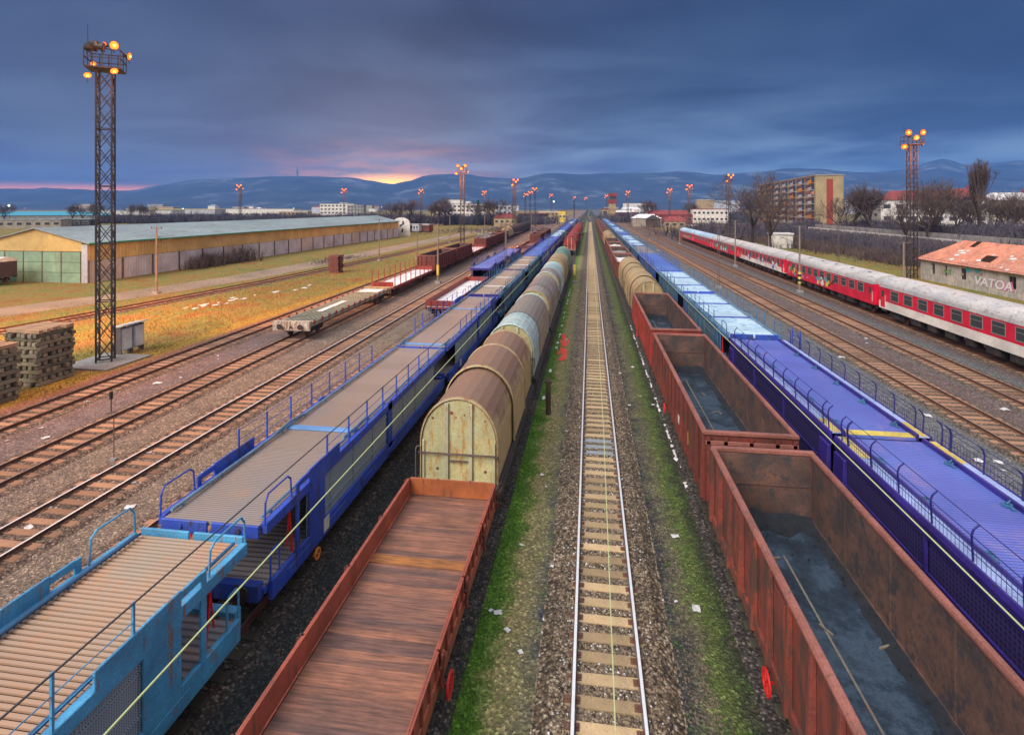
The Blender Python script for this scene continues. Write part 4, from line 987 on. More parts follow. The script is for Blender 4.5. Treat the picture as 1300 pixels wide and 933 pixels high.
def open_carrier(key, y0, y1, label, deck='deck_blue', near_yellow=False, far_yellow=False, detail=True, side='violetblue', walk='walkway', mesh='mesh_navy'):
    """upper deck carrier with outer walkways and bent fence posts"""
    L = y1-y0; h = L/2; zd = 3.04; loc, rz = place(key, (y0+y1)/2); t = thing('car_carrier', label, 'car carrier', loc, rz, 'car carriers right of the gondolas')
    lo = MB(); lo.box(-1.38, 1.38, -h+.15, h-.15, .85, 1.0)
    for sx in (-1, 1): lo.box(sx*1.48-.06, sx*1.48+.06, -h+.3, h-.3, .6, 1.15)
    lo.build('lower_frame', side, t, .01)
    MB().box(-1.36, 1.36, -h+.2, h-.2, 1.003, 1.03).build('lower_deck', 'dark', t)
    MB().box(-1.08, 1.08, -h, h, zd-.14, zd-.05).build('upper_deck', deck, t)
    for sx in (-1, 1):
        b = MB(); b.box(sx*1.13-.045, sx*1.13+.045, -h, h, zd-.2, zd+.09); b.build('inner_beam', side, t, .01)
        b = MB(); b.box(min(sx*1.176, sx*1.5), max(sx*1.176, sx*1.5), -h+.02, h-.02, zd-.03, zd); b.build('walkway', walk, t)
        if near_yellow: MB().box(min(sx*1.2, sx*1.46), max(sx*1.2, sx*1.46), -h+.05, -h+1.3, zd+.004, zd+.008).build('yellow_marking', 'yellow', t)
        if far_yellow: MB().box(min(sx*1.2, sx*1.46), max(sx*1.2, sx*1.46), h-1.6, h-.05, zd+.004, zd+.008).build('yellow_marking', 'yellow', t)
        b = MB(); b.prof([(sx*1.503, zd+.03),(sx*1.503, zd-.05),(sx*1.503, zd-.42),(sx*1.56, zd-.42),(sx*1.60, zd-.1),(sx*1.56, zd+.03)][::-1 if sx > 0 else 1], -h, h); b.build('side_beam', side, t, .01)
        n_ = max(1, round(L/4.6))
        for k in range(n_):
            a, c_ = -h+.5+(L-1)*k/n_, -h+.5+(L-1)*(k+1)/n_
            MB().box(sx*1.5-.01, sx*1.5+.01, a+.12, c_-.12, 1.16, zd-.43).build('side_mesh', mesh, t)
            if detail:
                p = MB(); p.bar((sx*1.53, a, 1.8), (sx*1.53, c_, 1.8), .05); p.bar((sx*1.53, a, 1.15), (sx*1.53, a, zd-.42), .08); p.build('mesh_frame', side, t)
        for s in (-1, 1):
            c = MB(); yy = s*(h-.45); c.prof([(sx*1.5, .6),(sx*1.62, .6),(sx*1.66, 1.6),(sx*1.62, 2.6),(sx*1.5, 2.6)][::-1 if sx < 0 else 1], yy-.38, yy+.38); c.build('end_column', side, t, .03)
        # bent posts with wires leaning over the deck
        ps = []; n_ = int(L/1.45)
        yl = [-h+.8+k*(L-1.6)/n_ for k in range(n_+1)]
        if far_yellow: yl += [h-.35, h-.75]
        if near_yellow: yl += [-h+.35]
        for yy in yl:
            p = MB(); p.path([(sx*1.47, yy, zd), (sx*1.5, yy, zd+.55), (sx*1.46, yy, zd+.68), (sx*1.34, yy, zd+.80)], .022, 6)
            p.build('fence_post', 'navy', t)
        wr = MB()
        for q_, z in ((1.49, .2), (1.5, .38), (1.5, .55), (1.35, .79)): wr.path([(sx*q_, -h+.5, zd+z), (sx*q_, h-.4, zd+z)], .007 if detail else .015, 4)
        wr.build('fence_wire', 'navy', t)
        if detail:
            vb = MB()
            for k in range(int(L/.14)): yy = -h+.5+k*.14; vb.bar((sx*1.492, yy, zd), (sx*1.492, yy, zd+.36), .007)
            vb.build('fence_bars', 'violetblue', t)
        # clamps along the inner edge
        if detail:
            for k in range(int(L/2.3)):
                yy = -h+1.1+k*2.3; c = MB(); c.disc((sx*.95, yy, zd-.01), .13, 'Z', .05, 6, .08); c.box(sx*.95-.04, sx*.95+.04, yy-.28, yy-.1, zd-.05, zd+.0); c.bar((sx*.95, yy, zd+.0), (sx*1.1, yy+.1, zd+.05), .04)
                c.build('wheel_clamp', 'bluecyan', t)
    if near_yellow: MB().box(-1.07, 1.07, -h+.03, -h+.42, zd-.046, zd-.03).build('yellow_marking', 'yellow', t)
    for s in (-1, 1):
        eb = MB(); eb.box(-1.3, 1.3, s*(h-.1)-.12, s*(h-.1)+.12, .75, 1.15); eb.build('end_beam', side, t)
    # rung ladder frame at the far right corner
    if detail and near_yellow:
        ld = MB(); x = 1.62
        for yy in (h-1.9, h-.7): ld.bar((x, yy, zd-.1), (x, yy, zd+.9), .05)
        for z in (.25, .5, .75): ld.bar((x, h-1.9, zd+z), (x, h-.7, zd+z), .035)
        ld.build('ladder_frame', 'blue', t)
    gear(t, L-.6, detail, 'dark', True, .95)
open_carrier('C5', .8, 19.6, 'nearest violet blue car carrier with bent fence posts, beside the front gondola', far_yellow=True)
open_carrier('C5', 19.9, 33.4, 'second violet blue car carrier with a yellow stripe across its near end', near_yellow=True)
def c5car(y0, y1, label, deck, body='bluecyan', detail=False, strips=()):
    return car_carrier('C5', y0, y1, label, body, deck, 'mesh_teal', 'blue', 'palebeam', 'blue' if deck == 'snowdeck' else None, detail=detail, group='frosted carriers right of the gondolas', strips=strips, zd=3.0, W=1.5)
c5car(34.2, 50.6, 'snow dusted white decked car carrier directly behind the violet blue ones', 'snowdeck', detail=True, strips=(40, 45.5))
c5car(51.2, 67.6, 'second snow dusted car carrier with upright blue posts', 'snowdeck', strips=(56, 62))
c5car(68.4, 94, 'bright light blue decked car carrier behind the snow dusted pair', 'deck_blue2', 'blue', strips=())
c5car(94.6, 112, 'mauve grey decked carrier behind the bright light blue one', 'deck_mauve', 'bluecyan')
y = 112.8
for i in range(13):
    c5car(y, y+20.3, 'distant pale blue car carrier on the right row, %s behind the mauve grey one' % gi[i], ['snowdeck', 'snowdeck', 'deck_blue2'][i % 3], strips=(y+9,)); y += 21

# ------------------------------------------------------------------ passenger coaches
def blob(mb, cx, cy, cz, r_, rnd, sx, m):
    n_ = 12; mb.m = m; ph = rnd.uniform(0, 6)
    vs_ = [(cx, cy+math.cos(2*math.pi*i/n_)*r_*1.5*(1+.35*math.sin(3*2*math.pi*i/n_+ph)), cz+math.sin(2*math.pi*i/n_)*r_*(1+.3*math.cos(2*2*math.pi*i/n_+ph))) for i in range(n_)]
    vs_ = [(x, y, max(1.12, min(2.75, z))) for x, y, z in vs_]
    vs_ += [(x-.004, y, z) for x, y, z in vs_]
    mb.add(vs_, [tuple(range(n_))[::-1], ]+[(i, (i+1) % n_, (i+1) % n_+n_, i+n_) for i in range(n_)])
for nm, c in (('spray_teal', (.05,.42,.45)), ('spray_white', (.8,.8,.8)), ('spray_green', (.1,.4,.12)), ('spray_yellow', (.75,.6,.1)), ('spray_pink', (.7,.2,.4)), ('spray_blue', (.08,.2,.6)), ('spray_orange', (.75,.3,.08)), ('spray_black', (.03,.03,.04))): M[nm] = plain(nm, c, .5)
def coach(y0, y1, label, lower='coach_white', graf=None, seed=1, roof='coach_roof', vents=0, nw=10):
    L = y1-y0; h = L/2; loc, rz = place('R3', (y0+y1)/2); t = thing('passenger_coach', label, 'passenger coach', loc, rz, 'red and white passenger coaches')
    W_ = 1.41
    b = MB(); b.m = 0; b.box(-W_, W_, -h+.25, h-.25, 1.0, 1.72)
    b.m = 1; b.box(-W_, W_, -h+.25, h-.25, 1.723, 3.05)
    b.m = 1
    b.build('body', [lower, 'coach_red'], t)
    o = [(-W_, 3.053)]+[(W_*math.cos(math.pi*(1-i/16)), 3.053+.95*math.sin(math.pi*i/16)**.8) for i in range(1, 16)]+[(W_, 3.053)]
    r_ = MB(); n_ = 30; npf = len(o)
    for k in range(n_+1):
        yy = -h+.22+(L-.44)*k/n_; e_ = 0
        s_ = 1.0 if 0 < k < n_ else .93
        r_.v += [(x*s_*1.02, yy, 3.053+(z-3.053)*s_) for x, z in o]
    for k in range(n_):
        for i in range(npf-1): r_.f.append((k*npf+i, (k+1)*npf+i, (k+1)*npf+i+1, k*npf+i+1)); r_.mi.append(0)
    r_.f.append(tuple(range(npf))[::-1] and tuple(range(npf))); r_.mi.append(0); r_.f.append(tuple(range(n_*npf, (n_+1)*npf))[::-1]); r_.mi.append(0)
    ro = r_.build('roof', roof, t, smooth=False)
    for sx in (-1, 1):
        g_ = MB(); g_.box(min(sx*W_, sx*(W_+.035)), max(sx*W_, sx*(W_+.035)), -h+.3, h-.3, 3.0, 3.05); g_.build('gutter', 'coach_roof', t)
    for k in range(vents):
        v_ = MB(); yy = -h+3+k*(L-6)/max(1, vents-1); v_.box(-.62, -.35, yy-.3, yy+.3, 3.86, 3.97); v_.build('roof_vent', 'dark', ro)
    for sx in (-1, 1):
        for k in range(nw):
            yy = -h+3.1+(L-6.2)*k/(nw-1); xo = sx*W_
            f = MB(); 
            for a, b_, c_, d in ((yy-.68, yy+.68, 1.94, 2.0), (yy-.68, yy+.68, 2.82, 2.88), (yy-.68, yy-.62, 2.001, 2.819), (yy+.62, yy+.68, 2.001, 2.819), (yy-.619, yy+.619, 2.50, 2.53)):
                f.box(min(xo+sx*.002, xo+sx*.02), max(xo+sx*.002, xo+sx*.02), a, b_, c_, d)
            fo = f.build('window', 'winframe', t)
            MB().box(min(xo+sx*.002, xo+sx*.008), max(xo+sx*.002, xo+sx*.008), yy-.618, yy+.618, 2.002, 2.818).build('pane', 'glass', fo)
        for s in (-1, 1):
            yy = s*(h-1.0); d = MB(); xo = sx*W_; d.box(min(xo+sx*.002, xo+sx*.025), max(xo+sx*.002, xo+sx*.025), yy-.4, yy+.4, 1.15, 2.95)
            do = d.build('door', 'coach_red', t)
            MB().box(min(xo+sx*.026, xo+sx*.032), max(xo+sx*.026, xo+sx*.032), yy-.22, yy+.22, 2.1, 2.7).build('door_window', 'glass', do)
            hb = MB(); hb.bar((xo+sx*.05, yy-.5, 1.3), (xo+sx*.05, yy-.5, 2.3), .03); hb.build('grab_rail', 'white', do)
    for s in (-1, 1):
        e = MB(); e.box(-.55, .55, min(s*(h-.25), s*(h+.02)), max(s*(h-.25), s*(h+.02)), 1.15, 3.2); e.build('gangway_bellows', 'black', t, .03)
        e = MB(); e.box(-W_, W_, min(s*(h-.249), s*(h-.22)), max(s*(h-.249), s*(h-.22)), 1.1, 3.04); e.build('end_wall', 'coach_red', t)
    u_ = MB(); rnd = random.Random(seed)
    u_.box(-1.35, 1.35, -h+.3, h-.3, .95, 1.095)
    for k in range(7): yy = -h+6+k*(L-12)/6; w_ = rnd.uniform(.4, 1.1); u_.box(-1.3, -.6, yy-w_, yy+w_*.5, .45, .94); u_.box(.6, 1.3, yy-w_*.6, yy+w_, .5, .94)
    u_.build('underfloor_equipment', 'dark', t)
    if graf:
        gm = MB(); mats = ['spray_'+c for c in graf]
        for k in range(34):
            yy = rnd.uniform(-h*.8, h*.55) if seed % 2 else rnd.uniform(-h*.3, h*.85)
            blob(gm, -W_-.028-.0006*k, yy, rnd.uniform(1.35, 2.1), rnd.uniform(.1, .34), rnd, -1, k % len(mats))
        gm.build('graffiti', mats, t)
    gear(t, L-1.5, seed < 3)
coach(32.0, 58.2, 'nearest passenger coach, red window band above a white lower half', vents=0, seed=1)
coach(58.7, 84.9, 'all red coach with colourful graffiti under its windows, second from the near end', 'coach_red', ('teal', 'white', 'green', 'pink', 'orange', 'yellow', 'black'), 2, vents=6, nw=11)
coach(85.4, 111.6, 'third coach from the near end, red above and white with pale graffiti below', 'coach_white', ('white', 'blue', 'white', 'black', 'pink'), 3)
coach(112.1, 138.3, 'fourth coach from the near end, red with a turquoise sprayed patch', 'coach_red', ('teal', 'white', 'teal', 'green'), 4)
coach(138.8, 165, 'fifth coach from the near end, plain dull red under a snowy roof', 'coach_red', None, 5, 'snowdeck')
coach(165.5, 191.7, 'farthest red coach with a yellow and teal sprayed end', 'coach_red', ('yellow', 'teal', 'white', 'green'), 7, 'snowdeck')

# ------------------------------------------------------------------ overhead wires
def wire(name, label, pts, r_, m_):
    o = MB().path(pts, r_, 5).build(name, m_); tag(o, label, 'overhead wire', 'overhead wires')
wire('contact_wire', 'pale yellow contact wire hanging over the hood wagons', [(-4.4,-2,5.78),(-4.4,80,5.78),(-4.6,300,5.8)], .012, 'wire')
wire('contact_wire', 'pale yellow contact wire above the empty centre track', [(.17,-2,5.75),(.3,12,5.75),(.42,80,5.8),(.4,300,5.8)], .007, 'wire')
wire('contact_wire', 'pale yellow contact wire above the near gondolas and the violet carrier', [(4.9,-2,5.76),(5.0,17,5.76),(5.2,74,5.76),(5.0,300,5.8)], .012, 'wire')
wire('carrier_wire', 'thin dark messenger wire strung above the hood wagons', [(-4.4,0,6.75),(-4.4,14,6.75),(-4.4,44,6.4),(-4.4,80,7.2)], .010, 'wiredark')
wire('carrier_wire', 'thin dark messenger wire over the empty track beside the red coaches', [(24.0,20,6.8),(24.1,70,7.2),(24.2,140,7.0)], .010, 'wiredark')

# ------------------------------------------------------------------ catenary masts
def mast_proto(h_, steel, arm, base=None, label=None):
    t = thing('catenary_mast', label or 'mast', 'catenary mast')
    mb = MB()
    if steel:
        for sx in (-.13, .13): mb.bar((sx, 0, GZ), (sx*.75, 0, h_), .05)
        n_ = 14
        for k in range(n_): z0 = GZ+(h_-GZ)*k/n_; z1 = GZ+(h_-GZ)*(k+1)/n_; s = 1 if k % 2 else -1; mb.bar((s*.12, 0, z0), (-s*.12, 0, z1), .025)
        mb.build('post', 'mast', t)
    else:
        mb.taper((0, 0, GZ), (0, 0, h_), .15, .09, 8); mb.build('post', 'concretemast', t)
    for s in arm:
        a = MB(); a.bar((0, 0, 6.9), (s*2.5, 0, 7.15), .06, None, 6); a.bar((0, 0, 5.9), (s*2.4, 0, 6.9), .05, None, 6); a.bar((0, 0, 5.95), (s*2.3, 0, 5.8), .035, None, 5)
        for x in (.3, .45): a.disc((s*x, 0, 6.9+.03), .08, 'X', .08, 8)
        a.build('bracket_arm', 'mast', t)
    if len(arm) == 0 or h_ > 8:
        a = MB(); a.bar((-.75, 0, h_-.1), (.75, 0, h_-.1), .09)
        for x in (-.7, 0, .7): a.disc((x, 0, h_+.03), .06, 'Z', .18, 8)
        a.build('crossarm', 'mast', t)
    if base:
        a = MB()
        for k in range(5):
            a.m = k % 2; a.taper((0, 0, .9+k*.3), (0, 0, 1.2+k*.3), .2, .2, 8)
        a.build('warning_band', ['yellow', 'black'] if base == 'yb' else ['yellow', 'yellow'], t)
    c = MB(); c.box(-.35, .35, -.35, .35, GZ, GZ+.3); c.build('foundation', 'concrete', t)
    return t
rows = [(-2.15, [80, 146, 212, 280], True, (-1, 1), 'y', 'between the hood wagons and the empty centre track'),
 (7.4, [74, 140, 206, 272], True, (-1, 1), None, 'between the gondolas and the right hand car carriers'),
 (-11.9, [78, 150, 222], True, (1,), None, 'on the left side of the blue carrier row'),
 (17.2, [77.5, 143, 209], True, (1,), None, 'beside the first empty track on the right'),
 (26.6, [75, 106.5, 170], False, (-1,), 'yb', 'in front of the red and white coaches'),
 (-21.6, [77, 142, 205], False, (1,), 'y', 'beside the stake wagon and brown gondolas'),
 (-6.95, [94, 160, 225], True, (), None, 'in the gap between blue carriers and hood wagons'),
 (35.8, [86, 150, 215], True, (-1,), None, 'behind the coaches at the edge of the grass'),
 (-42.5, [107.6, 165, 222], False, (), None, 'along the curved track in the grass')]
for x, yl, st_, arm, base, lab in rows:
    for k, yy in enumerate(yl):
        h_ = 8.3 if x != -6.95 else 5.6
        t = mast_proto(h_, st_, arm, base if k == 0 else None, '%s mast %s, %s of its line' % ('dark lattice' if st_ else 'pale concrete', lab, ['nearest', 'second', 'third', 'fourth'][k]))
        t['group'] = 'catenary masts'; t.location = (x, yy, 0)
for x, yy, h_, st_, arm, lab in ((-54, 62.5, 8.1, False, (1,), 'slim pinkish mast with a bracket in front of the warehouse wall'), (36.5, 70.5, 6.6, False, (), 'short grey mast with a crossarm behind the nearest coach'), (34.6, 203, 12.5, True, (), 'tall dark mast behind the farthest red coach'), (-36.2, 113, 6, False, (), 'stubby pale mast in the grass left of the first brown gondola'), (-87, 250, 11, False, (), 'lone distant mast beyond the warehouse end')):
    t = mast_proto(h_, st_, arm, None, lab); t['group'] = 'catenary masts'; t.location = (x, yy, 0)
# cross-yard portal (headspan) far away
t = thing('catenary_portal', 'wide catenary portal spanning the tracks at the vanishing point', 'catenary portal', (2, 330, 0))
for x in (-16, 22): MB().box(x-.25, x+.25, -.25, .25, GZ, 9.5).build('leg', 'mast', t)
mb = MB(); mb.box(-16.4, 22.4, -.2, .2, 9.0, 9.15); mb.box(-16.4, 22.4, -.2, .2, 9.7, 9.85)
for k in range(38): mb.bar((-16+k, 0, 9.1 if k % 2 else 9.75), (-15+k, 0, 9.75 if k % 2 else 9.1), .1)
mb.build('cross_beam', 'mast', t)
# short posts
t = thing('wooden_post', 'short brown wooden post standing in the green strip left of the centre track', 'post', (-2.15, 28.9, 0))
mb = MB(); mb.taper((0,0,GZ), (0,0,1.45), .14, .12, 8); mb.build('post', 'wood_post', t); mb = MB(); mb.box(-.2, .2, -.12, .12, 1.45, 1.55); mb.taper((0,0,1.55), (0,0,1.8), .12, .05, 6); mb.build('cap', 'wood_post', t)
t = thing('shunting_signal', 'small dwarf signal with black head between two left tracks', 'signal', at(141, 29.0)+(0,))
mb = MB(); mb.bar((0,0,GZ), (0,0,.55), .05); mb.box(-.15,.15,-.1,.1,GZ,GZ+.1); mb.build('post', 'mast', t); mb = MB(); mb.box(-.07,.07,-.07,.07,.55,.95); mb.build('head', 'black', t, .02)
t = thing('shunting_signal', 'thin short rod beside the bright rail of the left empty track', 'signal', at(144.5, 23.6)+(0,))
MB().bar((0,0,GZ), (0,0,1.6), .03).build('post', 'mast', t); MB().box(-.12,.12,-.08,.08,GZ,GZ+.12).build('foot', 'concrete', t)

# ------------------------------------------------------------------ lamp towers
def lamp_tower(h_=20.2, big=True):
    t = thing('lamp_tower', 'x', 'lamp tower')
    w0 = .5; mb = MB(); zt = h_
    cor = [(-w0,-w0),(w0,-w0),(w0,w0),(-w0,w0)]
    for i, (x, y) in enumerate(cor):
        l_ = MB(); l_.bar((x, y, GZ), (x, y, zt), .115); l_.build('leg', 'lattice', t)
    n_ = 15
    for i in range(4):
        a = cor[i]; b = cor[(i+1) % 4]; f = MB()
        for k in range(n_):
            z0 = .1+(zt-.2)*k/n_; z1 = .1+(zt-.2)*(k+1)/n_; zm = (z0+z1)/2
            f.bar((a[0], a[1], z0), (b[0], b[1], z1), .05); f.bar((b[0], b[1], z0), (a[0], a[1], z1), .05)
            if k % 3 == 0: f.bar((a[0], a[1], z0), (b[0], b[1], z0), .07)
        f.build('bracing', 'lattice', t)
    pf = MB(); pf.box(-1.15, 1.15, -1.0, 1.0, zt, zt+.1)
    pf.build('platform', 'lattice', t)
    rl = MB()
    for x in (-1.15, -.6, 0, .6, 1.15):
        for y in (-1.0, 1.0): rl.bar((x, y, zt+.1), (x, y, zt+1.3), .06)
    for z in (.7, 1.3):
        rl.path([(-1.15,-1.0,zt+z),(1.15,-1.0,zt+z),(1.15,1.0,zt+z),(-1.15,1.0,zt+z),(-1.15,-1.0,zt+z)], .03, 4)
    for y in (0,): 
        for x in (-1.15, 1.15): rl.bar((x, y, zt+.1), (x, y, zt+1.3), .06)
    rl.build('railing', 'lattice', t)
    def flood(x, y, z, az, tilt, lens, r_=.36, dep=.45):
        d = Vector((math.sin(R(az))*math.cos(R(tilt)), math.cos(R(az))*math.cos(R(tilt)), math.sin(R(tilt))))
        c = Vector((x, y, z)); f = MB(); f.taper(c-d*dep, c, r_*.45, r_, 14); f.taper(c-d*dep*1.02, c-d*dep, .01, r_*.45, 14); f.taper(c, c-d*.02, r_, r_*1.0, 14); f.bar(c-d*.2, (x, y, z-.5), .06)
        fo = f.build('floodlight', 'lattice', t)
        l_ = MB(); n2 = 14; up = Vector((0,0,1)); X_ = d.cross(up).normalized(); Y_ = X_.cross(d)
        l_.add([c+d*.01+X_*math.cos(2*math.pi*i/n2)*r_*.92+Y_*math.sin(2*math.pi*i/n2)*r_*.92 for i in range(n2)]+[c+d*.1], [(i, (i+1) % n2, n2) for i in range(n2)])
        l_.build('lens', lens, fo)
        if lens != 'lamp_off':
            l2 = MB(); l2.sphere(c+d*.06, r_*.36, 10); l2.build('lamp_bulb', 'lamp_core', fo)  # brighter core inside the orange lens imitates burnt-out lamp glare
    return t, flood, zt
def finish_tower(t, flood, zt, spec):
    for s in spec: flood(*s)
    a = MB(); a.bar((-1.1, 0, zt+1.3), (-1.15, 0, zt+3.1), .04); a.build('lightning_rod', 'lattice', t)
# near left tower
t, fl, zt = lamp_tower()
BX, BY = at(134, 38.6); t.location = (BX, BY, 0); t.rotation_euler = (0, 0, R(32))
t.scale = (.9, .9, 1); t['label'] = 'tallest lattice lamp tower standing in the dry grass at the far left, lamps glowing'; t['group'] = 'floodlight towers'
finish_tower(t, fl, zt, [(.75,-.95,zt+1.6,150,-8,'lamp_big',.32), (1.45,.5,zt+1.25,110,-12,'lamp_orange',.28), (-.3,.9,zt+2.0,200,0,'lamp_orange',.2), (-.8,-.8,zt+1.45,270,-10,'lamp_off',.36,.6), (-1.3,.2,zt+1.6,285,15,'lamp_off',.28,.8), (-.4,-.95,zt+1.5,235,-12,'lamp_off',.32,.6), (.1,-1.0,zt+1.4,90,-5,'lamp_off',.32,.6), (.75,-.9,zt-.15,150,-50,'lamp_big',.28,.2), (-.9,-1.0,zt-.6,160,-50,'lamp_big',.26,.2), (-.9,.5,zt+.5,160,-50,'lamp_orange',.2,.2)])
def plight(loc, e, r_=.6, c=(1,.27,.05)):
    d = bpy.data.lights.new('floodlight_glow', 'POINT'); d.energy = e; d.color = c; d.shadow_soft_size = r_
    o = bpy.data.objects.new('floodlight_glow', d); COL.objects.link(o); o.location = loc
plight((BX+2.6, BY-2.6, zt-.6), 300)
def spot(loc, tgt, e, ang, c=(1,.38,.08)):
    d = bpy.data.lights.new('floodlight_beam', 'SPOT'); d.energy = e; d.color = c; d.spot_size = R(ang); d.spot_blend = .9; d.shadow_soft_size = .4
    o = bpy.data.objects.new('floodlight_beam', d); COL.objects.link(o); o.location = loc
    o.rotation_euler = (Vector(tgt)-Vector(loc)).to_track_quat('-Z', 'Y').to_euler()
spot((BX+2.6, BY-2.8, zt), (BX+12, BY-6, 0), 8000, 80)
spot((BX-2.8, BY-1.6, zt), (BX-22, BY+10, 0), 46000, 90)
spot((BX+2.6, BY+2.8, zt), (BX-2, BY+28, 0), 22000, 80)
# generic proto for other towers
t0, fl, zt = lamp_tower()
finish_tower(t0, fl, zt, [(-1.0,-1.0,zt+1.8,185,-8,'lamp_orange',.46), (1.0,-1.0,zt+1.8,172,-8,'lamp_orange',.46), (-1.5,-.8,zt-.3,190,-30,'lamp_orange',.46), (0,-1.15,zt+1.0,178,-15,'lamp_big',.42), (0,.9,zt+1.6,20,0,'lamp_off',.34), (1.5,0,zt+.2,100,-30,'lamp_orange',.34)])
TW = [(587, 210, 'tall dark lamp tower behind the brown gondolas, its trunk against the hill', 1, 0), (653, 228, 'bright lamp tower left of centre with a big orange cluster', 1.25, 40), (1158, 168, 'lattice lamp tower at the right beside the ruined house', 1, 250),
      (925, 222, 'lamp tower beside the large bare tree on the right', 1.1, 30), (875, 235, 'lamp tower above the right sheds, left of the bare tree', 1.25, 0), (850, 240, 'lamp tower behind the dark shed on the right', 1.3, 70), (797, 243, 'lamp tower right of the signal tower', 1.4, 10),
      (305, 235, 'lamp tower rising behind the warehouse roof', 1.15, 80), (437, 240, 'distant lamp tower before the white office block', 1.1, 20), (535, 241, 'lamp tower beyond the far end of the warehouse', 1.5, 0), (615, 243, 'lamp tower with reddish lamps behind the bare trees at the centre left', 1.4, 15),
      (679, 239, 'lamp tower in the close group of three, tallest of them', 1.5, 0), (673, 243.5, 'lamp tower in the close group of three, middle one', 1.5, 50), (667, 246, 'lamp tower in the close group of three, lowest one', 1.5, 20), (700, 247, 'lamp tower right of the close group of three', 1.7, 0), (729, 250, 'small distant lamp tower just left of the vanishing point', 1.9, 30), (744, 251, 'smallest lamp tower right at the vanishing point', 1.9, 0), (770, 248, 'lamp tower right in front of the signal tower', 1.7, 0)]
for i, (u, v, lab, s_, rz) in enumerate(TW):
    o = t0 if i == 0 else copy_tree(t0); Ft = 11.6*700/(264-v)
    x, y = at(u, Ft); o.location = (x, y, 0); o.rotation_euler = (0, 0, R(rz if abs(rz) < 50 else 0)); o['label'] = lab; o['group'] = 'floodlight towers'
    if s_ > 1.2:
        o.scale = (1.0, 1.0, 1.0)
        for ch in o.children:
            if ch.name.startswith('floodlight'): pass
    if i < 11: plight((x+1.2, y-5.0, zt-1.2), (6000 if i in (0, 1) else 2500), 1.0)
# no per-tower scaling; the shared lenses are already enlarged to stand in for glare

# far street lights
for i, (u, F_, z_, m_, lab) in enumerate([(703, 420, 15, 'lamp_white', 'slender street lamp with a whitish light far down the yard'), (12, 300, 11.5, 'lamp_white', 'small yard lamp glowing before the long blue roofed hall'), (806, 330, 8.5, 'lamp_red', 'railway signal with a red light before the grey roofed shed')]):
    x, y = at(u, F_); t = thing('street_lamp' if i < 2 else 'railway_signal', lab, 'street lamp' if i < 2 else 'signal', (x, y, 0))
    MB().taper((0,0,GZ), (0,0,z_), .16, .1, 6).build('pole', 'mast', t); MB().sphere((0,-.3,z_+.3), .45 if i else .5, 10).build('lamp_head', m_, t)

# ------------------------------------------------------------------ left side: warehouse
def corr_profile(x0, x1, y0, y1, z0, z1, axis, pitch, amp, mb):
    """corrugated sheet on a plane x=const (axis X)"""
    n_ = int((y1-y0)/pitch*2); v0 = len(mb.v)
    for i in range(n_+1):
        yy = y0+(y1-y0)*i/n_; xx = x0+(amp if i % 2 else 0)
        mb.v += [(xx, yy, z0), (xx, yy, z1)]
    for i in range(n_): mb.f.append((v0+2*i, v0+2*i+2, v0+2*i+3, v0+2*i+1)); mb.mi.append(mb.m)
t = thing('warehouse', 'long low warehouse with grey roof, yellow upper and pale blue lower cladding', 'warehouse', (-80, 135, 0))
hw_, hl = 8.6, 65.0
mb = MB(); mb.box(-hw_+.1, hw_-.1, -hl+.1, hl-.1, GZ, 5.6); mb.add([(-hw_+.1,-hl+.1,5.6),(hw_-.1,-hl+.1,5.6),(0,-hl+.1,7.55),(-hw_+.1,hl-.1,5.6),(hw_-.1,hl-.1,5.6),(0,hl-.1,7.55)], [(0,1,2),(3,5,4),(0,2,5,3),(1,4,5,2)]); mb.build('wall', 'plaster', t)
mb = MB(); corr_profile(hw_-.02, 0, -hl, hl, 3.0, 5.55, 'X', .6, .07, mb); mb.build('upper_cladding', 'corr_yellow', t)
nb = 22
for k in range(nb):
    a = -hl+2*hl*k/nb; b = -hl+2*hl*(k+1)/nb
    mb = MB(); corr_profile(hw_+.0, 0, a+.12, b-.12, GZ, 2.95, 'X', .5, .06, mb); mb.build('lower_panel', 'corr_blue' if (k*7) % 5 else 'corr_pale', t)
    MB().box(hw_-.02, hw_+.14, a-.1, a+.1, GZ, 2.97).build('post', 'mast', t)
mb = MB(); mb.add([(-hw_-.5,-hl-.4,5.5),(0,-hl-.4,7.7),(0,hl+.4,7.7),(-hw_-.5,hl+.4,5.5),(hw_+.5,-hl-.4,5.5),(hw_+.5,hl+.4,5.5)], [(0,1,2,3),(1,4,5,2)])
mb.add([(-hw_-.5,-hl-.4,5.38),(0,-hl-.4,7.58),(0,hl+.4,7.58),(-hw_-.5,hl+.4,5.38),(hw_+.5,-hl-.4,5.38),(hw_+.5,hl+.4,5.38)], [(0,3,2,1),(1,2,5,4)])
mb.add([(-hw_-.5,-hl-.4,5.5),(0,-hl-.4,7.7),(hw_+.5,-hl-.4,5.5),(hw_+.5,-hl-.4,5.38),(0,-hl-.4,7.58),(-hw_-.5,-hl-.4,5.38)], [(0,5,4,1),(1,4,3,2)])
mb.build('roof', 'roofgrey', t)
MB().box(hw_+.5, hw_+.62, -hl-.4, hl+.4, 5.36, 5.56).build('gutter', 'green_trim', t)
mb = MB()
mb.add([(-hw_,-hl-.03,4.3),(hw_-1.0,-hl-.03,4.3),(hw_-1.0,-hl-.03,5.75),(0,-hl-.03,7.5),(-hw_,-hl-.03,5.5)], [(0,1,2,3,4)]); mb.build('gable_cladding', 'corr_yellow', t)
